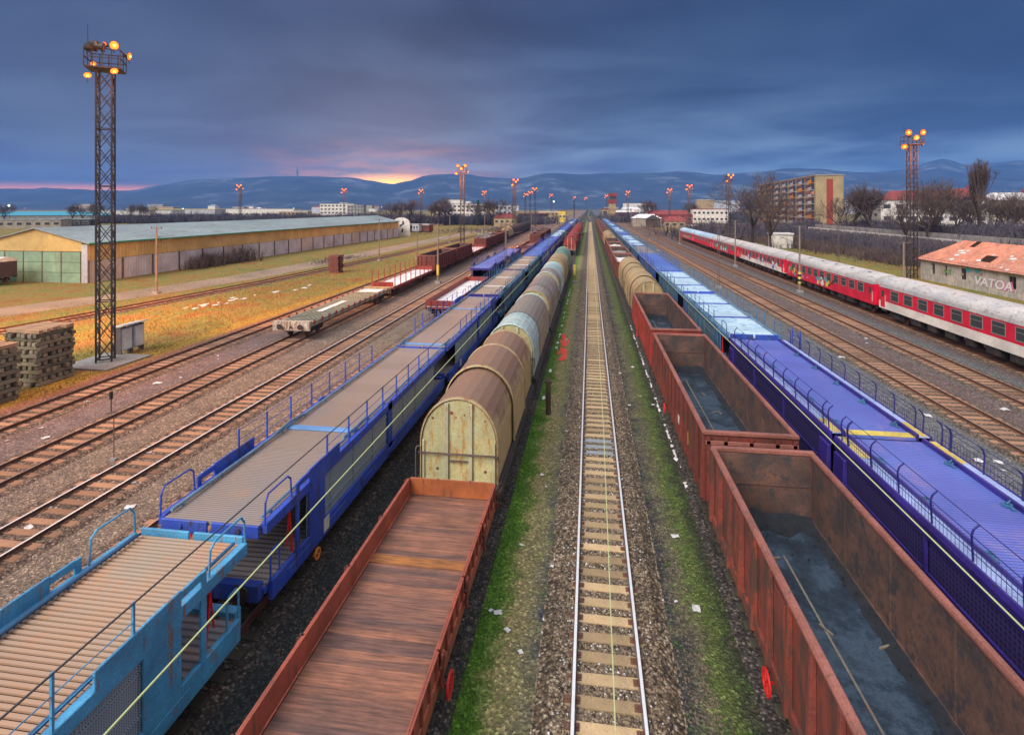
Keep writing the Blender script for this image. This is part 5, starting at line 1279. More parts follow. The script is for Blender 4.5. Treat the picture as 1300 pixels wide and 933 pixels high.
for k in range(5):
    a = -hw_+.2+k*(2*hw_-1.4)/5; b = a+(2*hw_-1.4)/5
    d = MB()
    for z0, z1 in ((GZ, 1.2), (1.25, 2.7), (2.75, 4.2)): d.box(a+.08, b-.08, -hl-.06, -hl+.08, z0, z1)
    d.build('door', 'greendoor', t)
    MB().box(a-.08, a+.08, -hl-.1, -hl+.08, GZ, 4.28).build('post', 'mast', t)
MB().box(hw_-1.0, hw_-.05, -hl-.08, -hl+.05, GZ, 5.3).build('corner_panel', 'corr_blue', t)
# tall rounded white wall at the far end
t = thing('arched_wall', 'white wall with rounded top and dark painted marks at the far end of the warehouse', 'wall', (-71.5, 203.5, 0))
mb = MB(); mb.prof([(-3.4,GZ),(3.4,GZ),(3.4,4.6)]+[(3.4*math.cos(R(a)), 4.6+2.3*math.sin(R(a))) for a in range(15, 180, 15)]+[(-3.4,4.6)], -.2, .2); mb.build('wall', 'white', t)
mb = MB(); mb.add([(-.6,-.21,3.2),(1.2,-.21,4.4),(1.0,-.21,5.6),(.3,-.21,5.4),(.5,-.21,4.6),(-.8,-.21,3.8)], [(0,1,2,3,4,5)]); mb.add([(0,-.21,1.2),(.7,-.21,1.2),(.8,-.21,2.8),(.2,-.21,2.4)], [(0,1,2,3)]); mb.build('painted_mark', 'black', t)
# dark covered wagon at the left edge
t = thing('covered_wagon', 'dark purple brown wagon with a snowy rounded roof before the green doors', 'covered wagon', (-86.5, 66.5, 0), R(90))
mb = MB(); mb.box(-1.4, 1.4, -5.8, 5.8, .9, 3.1)
for k in range(22): yy = -5.7+k*.54; mb.box(-1.46, -1.4, yy-.04, yy+.04, .95, 3.1)
mb.build('body', paint('darkwagon', (.09,.05,.06), (.06,.035,.045)), t)
o = [(-1.46,3.1)]+[(1.46*math.cos(math.pi*(1-i/10)), 3.1+.6*math.sin(math.pi*i/10)) for i in range(1,10)]+[(1.46,3.1)]
MB().prof(o, -5.9, 5.9).build('roof', 'snow', t); MB().box(-1.48, -1.42, 1.4, 3.6, 1.0, 3.0).build('doorway_shade', 'black', t)  # black plate on the side stands in for the dark inside of a doorway
gear(t, 11.6, False)

# road
rd = MB(); PR = [(-78,20),(-60.5,48.8),(-56.5,61),(-53.2,80),(-52.3,105),(-52,150),(-52,260),(-53,400)]
for (a, b), (c, d) in zip(PR, PR[1:]): rd.add([(a-3.2,b,GZ+.01),(a+3.2,b,GZ+.01),(c+3.2,d,GZ+.01),(c-3.2,d,GZ+.01)], [(0,1,2,3)])
struct('road', rd, 'road')

# stacks of old sleepers
sb = MB().box(-.12, .12, -1.2, 1.2, 0, .16).build('old_sleeper', 'oldwood', bevel=.012); so2 = sb.data
sbt = MB().box(-.12, .12, -1.2, 1.2, 0, .16).build('old_sleeper', 'oldwood_lit').data
bpy.data.objects.remove(bpy.data.objects['old_sleeper.001']); first = True
for cx, cy, layers, lab in ((-33.3, 26.0, 13, 'front pile at the left edge'), (-34.1, 30.1, 14, 'rear pile beside the dry grass')):
    rnd = random.Random(int(cy))
    for l in range(layers):
        along = l % 2 == 0; n_ = 6
        for k in range(n_):
            top_ = l == layers-1
            if first: o = sb; first = False
            else: o = bpy.data.objects.new('old_sleeper', sbt if top_ else so2); COL.objects.link(o)
            q_ = -1.05+2.1*k/(n_-1)+rnd.uniform(-.07,.07)
            off = rnd.uniform(-.12,.12)
            o.location = (cx+(q_ if along else off), cy+(off if along else q_), GZ+.04+l*.245+(0 if not top_ else .0)); o.rotation_euler = (rnd.uniform(-.012,.012), rnd.uniform(-.02,.02), (0 if along else R(90))+rnd.uniform(-.06,.06))
            tag(o, 'old grey wooden sleeper %s the stacked %s' % ('lying on top of' if top_ else 'inside', lab), 'railway sleeper', 'stacked old sleepers, '+lab)
            o.scale = (1, 1, 1.3)
# pallets
pp = None
for k in range(9):
    if pp is None:
        pp = thing('pallet', 'x', 'pallet'); 
        for x in (-.5, -.25, 0, .25, .5): MB().box(x-.09, x+.09, -.9, .9, .22, .26).build('board', 'rust_red', pp)
        for y_ in (-.8, 0, .8): MB().box(-.6, .6, y_-.1, y_+.1, 0, .218).build('bearer', 'rust_red', pp)
        o = pp
    else: o = copy_tree(pp)
    o.location = (-42+random.uniform(-.1,.1), 87.2+random.uniform(-.1,.1), GZ+k*.33); o.rotation_euler = (0, 0, random.uniform(-.08,.08)); o.scale = (1.4, 1.1, 1)
    o['label'] = 'red brown timber pallet, %s from the bottom of the small stack in the grass' % gi[k]; o['group'] = 'pallets stacked in the grass'
# cabinet
t = thing('switch_cabinet', 'grey white double switch cabinet with a slanted lid beside the lamp tower', 'cabinet', (-34.1, 36.9, 0))
for y_ in (-.55, .55):
    b = MB(); b.box(-.3, .3, y_-.45, y_+.45, .15, 1.75); bo = b.build('box', 'greycab', t, .02)
    d = MB(); d.box(.302, .33, y_-.38, y_+.38, .25, 1.68); d.box(.331, .35, y_+.25, y_+.3, .8, 1.0); d.build('door', 'white', bo, .008)
mb = MB(); mb.add([(-.5,-1.15,1.8),(.5,-1.15,1.95),(.5,1.15,1.95),(-.5,1.15,1.8),(-.5,-1.15,1.9),(.5,-1.15,2.05),(.5,1.15,2.05),(-.5,1.15,1.9)], [(0,3,2,1),(4,5,6,7),(0,1,5,4),(1,2,6,5),(2,3,7,6),(3,0,4,7)]); mb.build('lid', 'white', t)
for y_ in (-1.0, 0, 1.0): MB().box(-.25,.25,y_-.05,y_+.05,GZ,1.82 if y_ else .14).build('leg', 'mast', t)
sl = MB(); sl.box(-1.9, 1.9, -1.9, 1.9, GZ, GZ+.12); tag(sl.build('foundation_slab', 'concrete'), 'low concrete slab under the left lamp tower', 'slab'); bpy.data.objects['foundation_slab'].location = (BX, BY, 0)

# ------------------------------------------------------------------ right side: ruin
t = thing('ruined_house', 'derelict long house with broken orange tile roof and graffiti walls', 'house', (53.6, 74, 0), R(0))
hl2 = 18.0
mb = MB()
wins = [(-14,1.0),(-8.2,1.0),(-4.0,1.1),(-.4,1.3),(8.3,1.1),(12.0,.6),(14.9,.8)]
# west wall pieces around window holes (x=-3.6)
edges = [-hl2]
for y_, w_ in wins: edges += [y_-w_/2, y_+w_/2]
edges.append(hl2)
for i in range(0, len(edges), 2): mb.box(-3.6, -3.3, edges[i], edges[i+1], GZ, 3.0)
for y_, w_ in wins: mb.box(-3.6, -3.3, y_-w_/2, y_+w_/2, GZ, .9); mb.box(-3.6, -3.3, y_-w_/2, y_+w_/2, 2.4, 3.0)
mb.box(3.3, 3.6, -hl2, hl2, GZ, 3.0); mb.box(-3.3, 3.3, hl2-.3, hl2, GZ, 3.0); mb.box(-3.3, 3.3, -hl2, -hl2+.3, GZ, 3.0)
mb.build('wall', 'ruinwall', t)
for k, (y_, w_) in enumerate(wins):
    f = MB(); f.box(-3.55, -3.48, y_-.03, y_+.03, .9, 2.4); f.box(-3.55, -3.48, y_-w_/2, y_+w_/2, 1.62, 1.68); fo = f.build('window', 'redpaint' if k in (0,1) else 'mast', t)
    MB().box(-3.42, -3.38, y_-w_/2, y_+w_/2, .9, 2.4).build('opening_shade', 'black', fo)  # black plate behind each frame stands in for the unlit interior
rz_ = 5.9; e_ = 4.1; l_ = hl2+.5
mb = MB(); nn = 36
holes = {(9, 2), (22, 1), (23, 1), (4, 2), (28, 3), (15, 3)}
def rp(sx, i, j):
    yy = -l_+2*l_*i/nn; f_ = j/4; rd_ = max(-l_+4.5, min(l_-4.5, yy)); x = sx*e_*(1-f_); z = 2.85+(rz_-2.85)*f_
    lim = l_-4.5*f_; yy = max(-lim, min(lim, yy)); z += .05*mn.noise((yy*.6, f_*3, sx)); return (x, yy, z)
for sx in (-1, 1):
    for i in range(nn):
        for j in range(4):
            if sx < 0 and (i, j) in holes: continue
            a, b, c_, d = rp(sx, i, j), rp(sx, i+1, j), rp(sx, i+1, j+1), rp(sx, i, j+1)
            mb.add([a, b, c_, d], [(0,3,2,1) if sx < 0 else (0,1,2,3)])
for s in (-1, 1): mb.add([(-e_, s*l_, 2.85), (e_, s*l_, 2.85), (0, s*(l_-4.5), rz_)], [(0,1,2)])
ro = mb.build('roof', 'tile_orange', t)
rt = MB()
for i in range(0, 74): yy = -l_+4.5+i*(2*l_-9)/73; rt.bar((-e_+.05, yy, 2.8), (-.05, yy, rz_-.08), .06)
rt.build('rafter', 'wood_post', ro)
rnd = random.Random(5)
for k in range(26):
    i = rnd.uniform(2, 30); f_ = rnd.uniform(.05, .6); yy = -l_+2*l_*i/nn; w_ = rnd.uniform(.2, .7)
    pts = [( -e_*(1-f_-dz), yy+dy, 2.85+(rz_-2.85)*(f_+dz)+.07) for dy, dz in ((-w_, 0), (-.3*w_, -.03), (w_, -.02), (w_*.7, .03), (-.4*w_, .05))]; MB().add(pts, [(4,3,2,1,0)]).build('snow_patch', 'snow', ro)
o = text_part('VATOA', 1.68, .012, 'spray_pink', t, (-3.615, 6.3, .55), (R(90), 0, R(-90)), 'graffiti_outline', .15); o.scale = (1.25, 1, 1)
o = text_part('VATOA', 1.55, .006, 'spray_white', t, (-3.645, 6.15, .6), (R(90), 0, R(-90)), 'graffiti_letters', .15); o.scale = (1.27, 1, 1)
gm = MB(); rnd = random.Random(8)
for k in range(26): blob(gm, -3.604-.0006*k, rnd.choice([rnd.uniform(4, 13), rnd.uniform(-12, -9)]), rnd.uniform(1.2, 2.4), rnd.uniform(.12, .4), rnd, -1, k % 4)
gm.build('graffiti', ['spray_teal', 'plaster', 'spray_green', 'plaster'], t)

# ------------------------------------------------------------------ buildings
def block(name, label, cat, u, F_, w_, d_, h_, wall, roofm='roofgrey', floors=0, cols_=0, pitched=0, rz=0, win='glass', group=None, z0=GZ, ends=False):
    x, y = at(u, F_); t = thing(name, label, cat, (x, y, 0), rz, group)
    MB().box(-w_/2, w_/2, -d_/2, d_/2, z0, h_).build('wall', wall, t)
    r_ = MB()
    if pitched:
        if w_ >= d_:
            r_.add([(-w_/2-.4,-d_/2-.5,h_),(w_/2+.4,-d_/2-.5,h_),(w_/2+.4,d_/2+.5,h_),(-w_/2-.4,d_/2+.5,h_),(-w_/2+(0 if ends else d_*.3),0,h_+pitched),(w_/2-(0 if ends else d_*.3),0,h_+pitched)], [(0,1,5,4),(2,3,4,5),(0,4,3),(1,2,5),(0,3,2,1)])
        else:
            r_.add([(-w_/2-.5,-d_/2-.4,h_),(w_/2+.5,-d_/2-.4,h_),(w_/2+.5,d_/2+.4,h_),(-w_/2-.5,d_/2+.4,h_),(0,-d_/2,h_+pitched),(0,d_/2,h_+pitched)], [(0,1,4),(1,2,5,4),(2,3,5),(3,0,4,5),(0,3,2,1)])
        r_.v = [(a, b, c+.003) for a, b, c in r_.v]
    else: r_.box(-w_/2-.2, w_/2+.2, -d_/2-.2, d_/2+.2, h_+.003, h_+.4)
    ro = r_.build('roof', roofm, t)
    if pitched: MB().box(w_*.2-.35, w_*.2+.35, -.3, .3, h_+pitched*.6, h_+pitched+1.1).build('chimney', 'tile_red', ro)
    for f in range(floors):
        zc = z0+1.0+(h_-z0-1.0)*(f+.45)/floors
        for c in range(cols_):
            xx = -w_/2+w_*(c+.5)/cols_; ww = w_/cols_*.28
            o = MB(); o.box(xx-ww-.08, xx+ww+.08, -d_/2-.06, -d_/2-.004, zc-.78, zc+.78); wo_ = o.build('window', 'white', t)
            MB().box(xx-ww, xx+ww, -d_/2-.09, -d_/2-.064, zc-.7, zc+.7).build('pane', win, wo_)
    return t
# apartment block: long face to the tracks, windowless end to the camera
t = thing('apartment_block', 'ochre prefabricated apartment block with rows of windows and a dark red stripe', 'apartment block', (84, 221, 0), R(-3.6))
AL, AW, AH = 94, 9.6, 22.6
MB().box(0, AW, 0, AL, GZ, AH).build('wall', 'apart', t); MB().box(-.2, AW+.2, -.2, AL+.2, AH+.003, AH+.5).build('roof', 'concrete', t)
MB().box(3.8, 6.0, -.06, -.004, 2, AH-1.2).build('red_stripe', 'apart_red', t)
fl_h = (AH-1.5)/8
for bay in range(8):
    y0 = 1+bay*11.6
    for f in range(8):
        z = 1.6+f*fl_h
        # balcony block with railing then a row of windows
        b = MB(); b.box(-1.1, -.003, y0+.3, y0+4.3, z-.1, z+.05); b.box(-1.12, -1.05, y0+.3, y0+4.3, z+.051, z+1.0); bo = b.build('balcony', 'orange' if (bay+f) % 5 == 2 else 'corr_blue', t)
        MB().box(-.02, -.006, y0+.5, y0+4.1, z+.06, z+2.3).build('glazing', 'glass', bo)
        wf = MB(); wf.box(-.05, -.006, y0+5.0, y0+10.9, z+.75, z+2.2); wo_ = wf.build('window_row', 'apart_red', t)
        p = MB()
        for k in range(4): p.box(-.08, -.052, y0+5.25+k*1.45, y0+6.35+k*1.45, z+.85, z+2.1)
        p.build('panes', 'glass', wo_)
block('house', 'large white house with red hipped roof behind the right lamp tower', 'house', 1180, 196, 30, 11, 13.4, 'white', 'tile_red', 3, 8, 3.4, R(-20))
block('house', 'smaller house with a steep red roof left of the poplar', 'house', 1221, 205, 8, 8, 14.0, 'white', 'tile_red', 3, 2, 3.8, R(-20))
block('house', 'pale block with a flat bluish roof left of the right lamp tower', 'house', 1125, 240, 16, 10, 15, 'concrete', 'roofgrey', 3, 5)
block('house', 'house with snowy roof among the trees at the right edge', 'house', 1283, 190, 16, 9, 13.2, 'plaster', 'snow', 2, 4, 2.6, R(-25))
# signal tower
x, y = at(777, 430); t = thing('signal_tower', 'tall cream signal tower with a dark red cabin on top at the centre', 'signal tower', (x, y, 0))
MB().box(-2.6, 2.8, -2.6, 2.6, GZ, 14).build('shaft', 'hood_cream', t); MB().box(-3.4, 3.4, -3, 3, 14.003, 17).build('lower_cabin', 'tile_red', t)
MB().box(-2.0, 3.4, -3, 3, 17.003, 19.5).build('glazing', 'glass', t); MB().box(-2.8, 4.0, -3.5, 3.5, 19.503, 22).build('cabin_roof', 'tile_red', t)
MB().box(-7.5, -2.9, -2.4, 2.4, GZ, 9.5).build('annex', 'hood_cream', t); MB().box(-8, -2.9, -2.8, 2.8, 9.503, 10.2).build('annex_roof', 'tile_red', t); MB().box(-6.8, -4, -2.5, -2.42, 5, 8).build('window', 'glass', t)
BL = [
 ('shed', 'grey roofed open shed right of the signal tower', 'shed', 820, 320, 16, 12, 4.6, 'plaster', 'snow', 0, 0, 2.4, 0),
 ('shed', 'dark wooden shed next to the grey roofed shed', 'shed', 829, 305, 7, 8, 4.2, 'wood_post', 'dark', 0, 0, 2.4, 0),
 ('house', 'wide red roofed depot building on the right middle distance', 'house', 848, 370, 30, 12, 6.0, 'tile_red', 'tile_red', 1, 8, 3.0, 0),
 ('house', 'small house with yellow gable and dark red side near the coaches', 'house', 857, 290, 11, 8, 3.6, 'hood_cream', 'tile_red', 1, 3, 2.6, R(-12)),
 ('house', 'flat white and red building behind the lamp towers on the right', 'house', 900, 390, 24, 10, 9.5, 'white', 'tile_red', 2, 8, 0, 0),
 ('house', 'low red walled garage with snowy roof before the bare tree', 'garage', 905, 240, 20, 7, 2.6, 'tile_red', 'snow', 0, 0, 0, R(-8)),
 ('hall', 'pale hut beside the second bare tree behind the coaches', 'hut', 991, 150, 5, 4, 3.4, 'white', 'snow', 0, 0, 0, 0),
 ('hall', 'long industrial hall with a bright blue roof at the far left', 'industrial hall', 55, 380, 78, 30, 5.5, 'concrete', None, 1, 14, 2.6, R(25)),
 ('hall', 'low beige workshop in front of the blue roofed hall', 'workshop', 15, 290, 48, 12, 4.2, 'plaster', 'roofgrey', 1, 12, 0, R(25)),
 ('hall', 'dark workshop right of the beige workshop', 'workshop', 75, 310, 34, 12, 4.0, 'dark', 'roofgrey', 1, 8, 0, R(25)),
 ('hall', 'white low hall behind the warehouse roof at the left', 'industrial hall', 175, 430, 60, 20, 8.5, 'white', 'roofgrey', 1, 14, 0, R(15)),
 ('hall', 'pale wide hall with yellow fascia behind the warehouse', 'industrial hall', 225, 460, 70, 20, 9.2, 'corr_blue', 'yellow', 1, 14, 0, R(12)),
 ('hall', 'long white hall beside the lamp tower behind the warehouse', 'industrial hall', 330, 520, 70, 20, 9.5, 'white', 'roofgrey', 1, 14, 0, R(10)),
 ('office_block', 'white office block with window rows under the television tower hill', 'office block', 430, 560, 34, 12, 14.5, 'white', 'roofgrey', 4, 9, 0, R(8)),
 ('office_block', 'small white office block with small windows right of the big one', 'office block', 453, 545, 16, 10, 13, 'concrete', 'roofgrey', 4, 5, 0, R(8)),
 ('house', 'yellow low building in front of the white office block', 'house', 375, 500, 26, 10, 7.2, 'hood_cream', 'snow', 2, 7, 0, R(8)),
 ('office_block', 'long white three storey office building behind the tall dark lamp tower', 'office block', 588, 430, 40, 14, 13.4, 'white', 'roofgrey', 4, 12, 0, 0),
 ('house', 'white annex below the long office building', 'house', 596, 400, 18, 8, 5.0, 'white', 'snow', 1, 6, 0, 0),
 ('house', 'pale square block behind the central bare trees', 'house', 640, 470, 14, 12, 12.6, 'corr_blue', 'roofgrey', 3, 4, 0, 0),
 ('house', 'small yellow house with a red roof and tall chimney left of centre', 'house', 642, 330, 13, 8, 4.6, 'hood_cream', 'tile_red', 1, 4, 2.6, 0),
 ('house', 'orange lit low building among the centre lamp towers', 'house', 677, 380, 20, 8, 6.4, 'orangeplank', 'tile_red', 1, 5, 0, 0),  # lamp light on these walls is put into the orange plank colour
 ('house', 'cream station building left of the vanishing point', 'house', 697, 460, 16, 9, 7.2, 'hood_cream', 'snow', 2, 5, 0, 0),
 ('house', 'narrow yellow hut left of the vanishing point', 'hut', 714, 420, 6, 5, 8.2, 'yellow', 'tile_red', 1, 2, 0, 0),
 ('house', 'distant pale building with rust red roof at the right of centre', 'house', 795, 470, 20, 9, 6.8, 'tile_red', 'snow', 1, 4, 2, 0),
]
M['blueroof'] = plain('blueroof', (.05,.30,.42), .6)
for a in BL:
    a = list(a)
    if a[9] is None: a[9] = 'blueroof'
    block(*a)
MB_ = [(640+random.uniform(-620, 640), random.uniform(900, 2100)) for _ in range(48)]
MB_.sort()
for i, (u, F_) in enumerate(MB_):
    if 730 < u < 770: u += 60
    wl = random.choice(['white', 'concrete', 'hood_cream', 'corr_blue', 'plaster', 'white']); pit = random.choice([0, 4, 0, 3])
    block('town_building', 'hazy distant town building at the foot of the hills, number %d counted from the left' % (i+1), 'building', u, F_, random.uniform(18, 60), random.uniform(12, 20), random.choice([8, 12, 18, 24, 15]), wl, random.choice(['tile_red', 'roofgrey', 'snow']), 0, 0, pit, group='hazy town below the hills')
for i in range(16):
    u = random.uniform(10, 660) if i < 11 else random.uniform(790, 900); F_ = random.uniform(650, 1500); x, y = at(u, F_); z = random.uniform(6, 14)
    t = thing('street_lamp', 'tiny yellowish street light twinkling in the hazy town below the hills', 'street lamp', (x, y, 0), 0, 'street lights of the hazy town')
    MB().taper((0,0,GZ), (0,0,z), .3, .2, 5).build('pole', 'mast', t); MB().sphere((0,-.4,z), .7, 8).build('lamp_head', 'lamp_white' if i % 3 == 0 else 'lamp_big', t)
# tv tower on the hill
x, y = at(377, 4700); t = thing('television_tower', 'slim television tower standing on the hilltop at the left', 'television tower', (x, y, 265))
MB().taper((0,0,-40), (0,0,45), 12, 8, 10).build('shaft', 'concrete', t); MB().taper((0,0,45), (0,0,62), 13, 13, 10).build('pod', 'concrete', t); MB().taper((0,0,45), (0,0,112), 4.5, 1.5, 8).build('antenna', 'mast', t)
# passenger wagons parked far left
for i, (u0, m_, lab) in enumerate([(514, 'dark', 'dark old wagon with pale roof beyond the arched wall'), (527, 'corr_blue', 'pale blue old wagon next to the dark one beyond the arched wall'), (540, 'rust_red_b', 'brown old wagon at the right end of the parked trio')]):
    x, y = at(u0, 232); t = thing('parked_wagon', lab, 'wagon', (x, y, 0), R(70), 'old wagons parked beyond the warehouse')
    MB().box(-1.4, 1.4, -3, 3, .9, 3.4).build('body', m_, t); MB().prof([(-1.5,3.403),(-1.1,3.9),(1.1,3.9),(1.5,3.403)][::-1], -3.1, 3.1).build('roof', 'snow' if i == 0 else 'concrete', t)
    for k in range(4): MB().box(1.402, 1.43, -2.4+k*1.4, -1.6+k*1.4, 2.0, 2.9).build('window', 'glass', t); MB().box(-1.43, -1.402, -2.4+k*1.4, -1.6+k*1.4, 2.0, 2.9).build('window', 'glass', t)
    MB().box(-1.2,1.2,-2.8,2.8,.4,.89).build('underframe', 'dark', t)

# embankment with retaining wall on the right
x0, y0 = at(1040, 150); 
em = MB(); em.add([(62,60,GZ),(62,200,GZ),(70,200,3.6),(70,60,3.6),(150,200,3.6),(150,60,3.6),(150,200,GZ)], [(0,3,2,1),(3,5,4,2),(1,2,4,6)]); struct('embankment', em, plain('bankearth', (.09,.065,.055), .95))
w_ = MB(); w_.box(74, 74.4, 60, 195, 3.6, 5.2); tag(w_.build('retaining_wall', 'concrete'), 'long pale concrete wall on the bank behind the ruined house', 'wall')
w_ = MB(); w_.box(72, 72.2, 60, 195, 4.0, 4.25); 
for k in range(28): w_.box(71.95, 72.15, 60+k*5, 60.2+k*5, 3.6, 4.25)
tag(w_.build('guard_rail', 'white'), 'thin white guard rail along the bank road', 'guard rail')

# ------------------------------------------------------------------ trees (bare, winter)
def tree_mesh(seed, h_=10, spread=.9, levels=5, up=.25, first_split=.28, twigs=4):
    rnd = random.Random(seed); tr = MB(); tw = MB()
    def grow(p, d, L_, r_, lv):
        mb = tr if lv < 2 else tw
        seg = 3 if lv < 3 else 2; q_ = p; dd = d.copy()
        for s in range(seg):
            dd = (dd+Vector((rnd.uniform(-.16,.16), rnd.uniform(-.16,.16), rnd.uniform(-.04,.12)))*(1 if lv else .3)).normalized()
            e = q_+dd*L_/seg; r1 = r_*(1-.28/seg*(s+1)); mb.taper(q_, e, r_*(1-.28/seg*s), r1, 6 if lv < 2 else 3); q_ = e
            if lv >= 1 and lv < levels and rnd.random() < .6:
                sd_ = dd.cross(Vector((rnd.uniform(-1,1), rnd.uniform(-1,1), rnd.uniform(-1,1)))).normalized()
                grow(q_, (dd*.6+sd_*spread+Vector((0,0,up))).normalized(), L_*rnd.uniform(.5,.75), r1*.55, lv+1)
        if lv < levels:
            n_ = rnd.choice([2,3]) if lv else 4
            for k in range(n_):
                sd_ = dd.cross(Vector((rnd.uniform(-1,1), rnd.uniform(-1,1), rnd.uniform(-1,1)))).normalized()
                grow(q_, (dd*.8+sd_*spread*.75+Vector((0,0,up))).normalized(), L_*rnd.uniform(.6,.82), r_*.6, lv+1)
        else:
            for k in range(twigs):
                dv = (dd+Vector((rnd.uniform(-1,1), rnd.uniform(-1,1), rnd.uniform(-.5,.9)))).normalized(); l_ = h_*rnd.uniform(.03,.07)
                b = q_+dv*l_; sdv = dv.cross(Vector((0,0,1))).normalized()*h_*.001; tw.add([q_-sdv, q_+sdv, b], [(0,1,2)])
    grow(Vector((0,0,GZ)), Vector((0,0,1)), h_*first_split, h_*.019, 0)
    return tr, tw
PROT = []
def proto(seed, **k):
    tr, tw = tree_mesh(seed, **k); a = tr.build('trunk', 'bark'); b = tw.build('crown', 'twig'); ma, mb_ = a.data, b.data
    bpy.data.objects.remove(a); bpy.data.objects.remove(b)
    zt = max(v.co.z for v in mb_.vertices); return ma, mb_, zt
PROT = [proto(11), proto(23, spread=1.0, up=.15), proto(37, spread=.8, up=.35), proto(51, spread=.95, up=.2, first_split=.2)]
POP = proto(77, spread=.28, up=.9, levels=5, first_split=.3)
def tree(u, F_, ht, pr, label, name='bare_tree', xy=None, group=None, wx=1):
    x, y = xy or at(u, F_); ma, mc, zt = pr; s = ht/zt
    t = thing(name, label, 'tree', (x, y, 0), random.uniform(0, 6.28), group)
    for nm, me in (('trunk', ma), ('crown', mc)):
        o = bpy.data.objects.new(nm, me); COL.objects.link(o); o.parent = t
    t.scale = (s*wx, s*wx, s); return t
tree(955, 128, 20.3, PROT[0], 'large spreading bare tree behind the coaches, left of the apartment block', wx=1.0)
tree(979, 118, 15.5, PROT[2], 'narrower dark bare tree standing in front of the apartment block')
tree(1083, 165, 19, PROT[1], 'bare tree right of the apartment end wall, left of a pair')
tree(1106, 160, 19.5, PROT[3], 'bare tree right of the apartment end wall, right of a pair')
tree(1066, 175, 15, PROT[0], 'low bare tree touching the apartment end wall')
tree(1178, 120, 17.5, PROT[2], 'bare tree behind the right lamp tower', wx=.9)
tree(1190, 128, 18.5, PROT[1], 'leaning bare tree just right of the right lamp tower', wx=.9)
tree(1150, 130, 14, PROT[0], 'low bare tree left of the right lamp tower')
tree(1246, 122, 22.3, POP, 'tall slender poplar at the right', 'poplar', wx=1.1)
tree(1212, 150, 16, PROT[3], 'rounded dark bare tree before the red roof, left of two')
tree(1231, 150, 16.4, PROT[1], 'rounded dark bare tree before the red roof, right of two')
tree(1262, 130, 15.5, PROT[0], 'bare tree right beside the poplar')
tree(1280, 135, 16, PROT[2], 'second bare tree right of the poplar')
tree(1297, 125, 15, PROT[3], 'bare tree at the right edge of the picture')
tree(820, 350, 18, PROT[3], 'round crowned bare tree behind the grey roofed shed', wx=1.2)
tree(880, 400, 16, PROT[1], 'hazy bare tree behind the second right lamp tower')
for i, (u, F_, h_) in enumerate([(497,330,15),(508,330,16),(520,340,17),(548,330,15),(557,330,18),(566,340,18),(606,330,15),(625,330,18),(634,330,17),(572,350,14)]):
    tree(u, F_, h_, PROT[i % 4], 'hazy bare tree in the belt beyond the warehouse, %s from the left' % gi[i], group='belt of bare trees beyond the warehouse', wx=1.15)
for i, (u, F_, h_) in enumerate([(-6,330,13),(5,330,14),(92,350,15),(105,340,14),(118,350,15),(165,360,14),(180,350,15),(190,360,13)]):
    tree(u, F_, h_, PROT[(i+1) % 4], 'small bare tree near the blue roofed hall, %s from the left' % gi[i], group='bare trees near the blue roofed hall')
# conifer
x, y = at(607, 345); t = thing('conifer', 'dark pointed conifer beside the long white office building', 'tree', (x, y, 0))
MB().taper((0,0,GZ), (0,0,3), .4, .3, 6).build('trunk', 'bark', t)
mb = MB(); rnd = random.Random(2)
for k in range(1500):
    z = 1.5+14*rnd.random()**1.3; r_ = (16-z)*.26*math.sqrt(rnd.random()); a = rnd.uniform(0, 6.28); c = Vector((r_*math.cos(a), r_*math.sin(a), z)); d = Vector((math.cos(a), math.sin(a), -.5))*.7; s_ = Vector((-math.sin(a), math.cos(a), 0))*.25
    mb.add([c-s_, c+s_, c+d], [(0,1,2)])
mb.build('crown', 'evergreen', t)

# brown thickets and the far wood: nobody could count their stems
def thicket(name, label, pts, hmin, hmax, n_, mat, size=1.0):
    mb = MB(); rnd = random.Random(n_)
    for k in range(n_):
        i = rnd.random()*(len(pts)-1); a = pts[int(i)]; b = pts[int(i)+1]; f_ = i-int(i)
        x = a[0]+(b[0]-a[0])*f_+rnd.gauss(0, a[2]); y = a[1]+(b[1]-a[1])*f_+rnd.gauss(0, a[2]*1.3); z0 = a[3] if len(a) > 3 else GZ
        hh = rnd.uniform(hmin, hmax)*(.55+.6*abs(mn.noise((x*.12, y*.12, 1))))*1.3
        base = Vector((x, y, z0)); 
        for q_ in range(5):
            d = Vector((rnd.uniform(-.45,.45), rnd.uniform(-.45,.45), 1)).normalized(); e = base+d*hh*rnd.uniform(.6,1); sdv = Vector((rnd.uniform(-1,1), rnd.uniform(-1,1), 0)).normalized()*.022*size*hh
            mb.add([base-sdv, base+sdv, e], [(0,1,2)])
            for w__ in range(2):
                m2 = base+(e-base)*rnd.uniform(.3,.8); e2 = m2+Vector((rnd.uniform(-.4,.4), rnd.uniform(-.4,.4), rnd.uniform(.1,.5)))*hh*.6; mb.add([m2-sdv*.6, m2+sdv*.6, e2], [(0,1,2)])
    tag(mb.build(name, mat), label, 'shrubs', kind='stuff')
thicket('scrub', 'brown leafless scrub covering the slope behind the coaches', [(60,112,2.5),(62,135,3.5),(58,165,4),(54,200,4),(54,240,5)], 1.5, 4, 3600, 'twig')
thicket('scrub', 'dark brown scrub on the bank above the ruined house', [(66,70,2.5,1.5),(66,110,3,1.5),(66,195,3,1.5)], 2, 4.5, 2600, 'twig_dark')
thicket('hedge', 'tall dark hedge mass on the bank behind the retaining wall', [(84,66,4,3.6),(86,110,4,3.6),(86,190,5,3.6)], 2.5, 5, 4200, 'twig_dark')
def arc(u0, u1, F_, step, w_): return [at(u, F_)+(w_,) for u in range(u0, u1+1, step)]
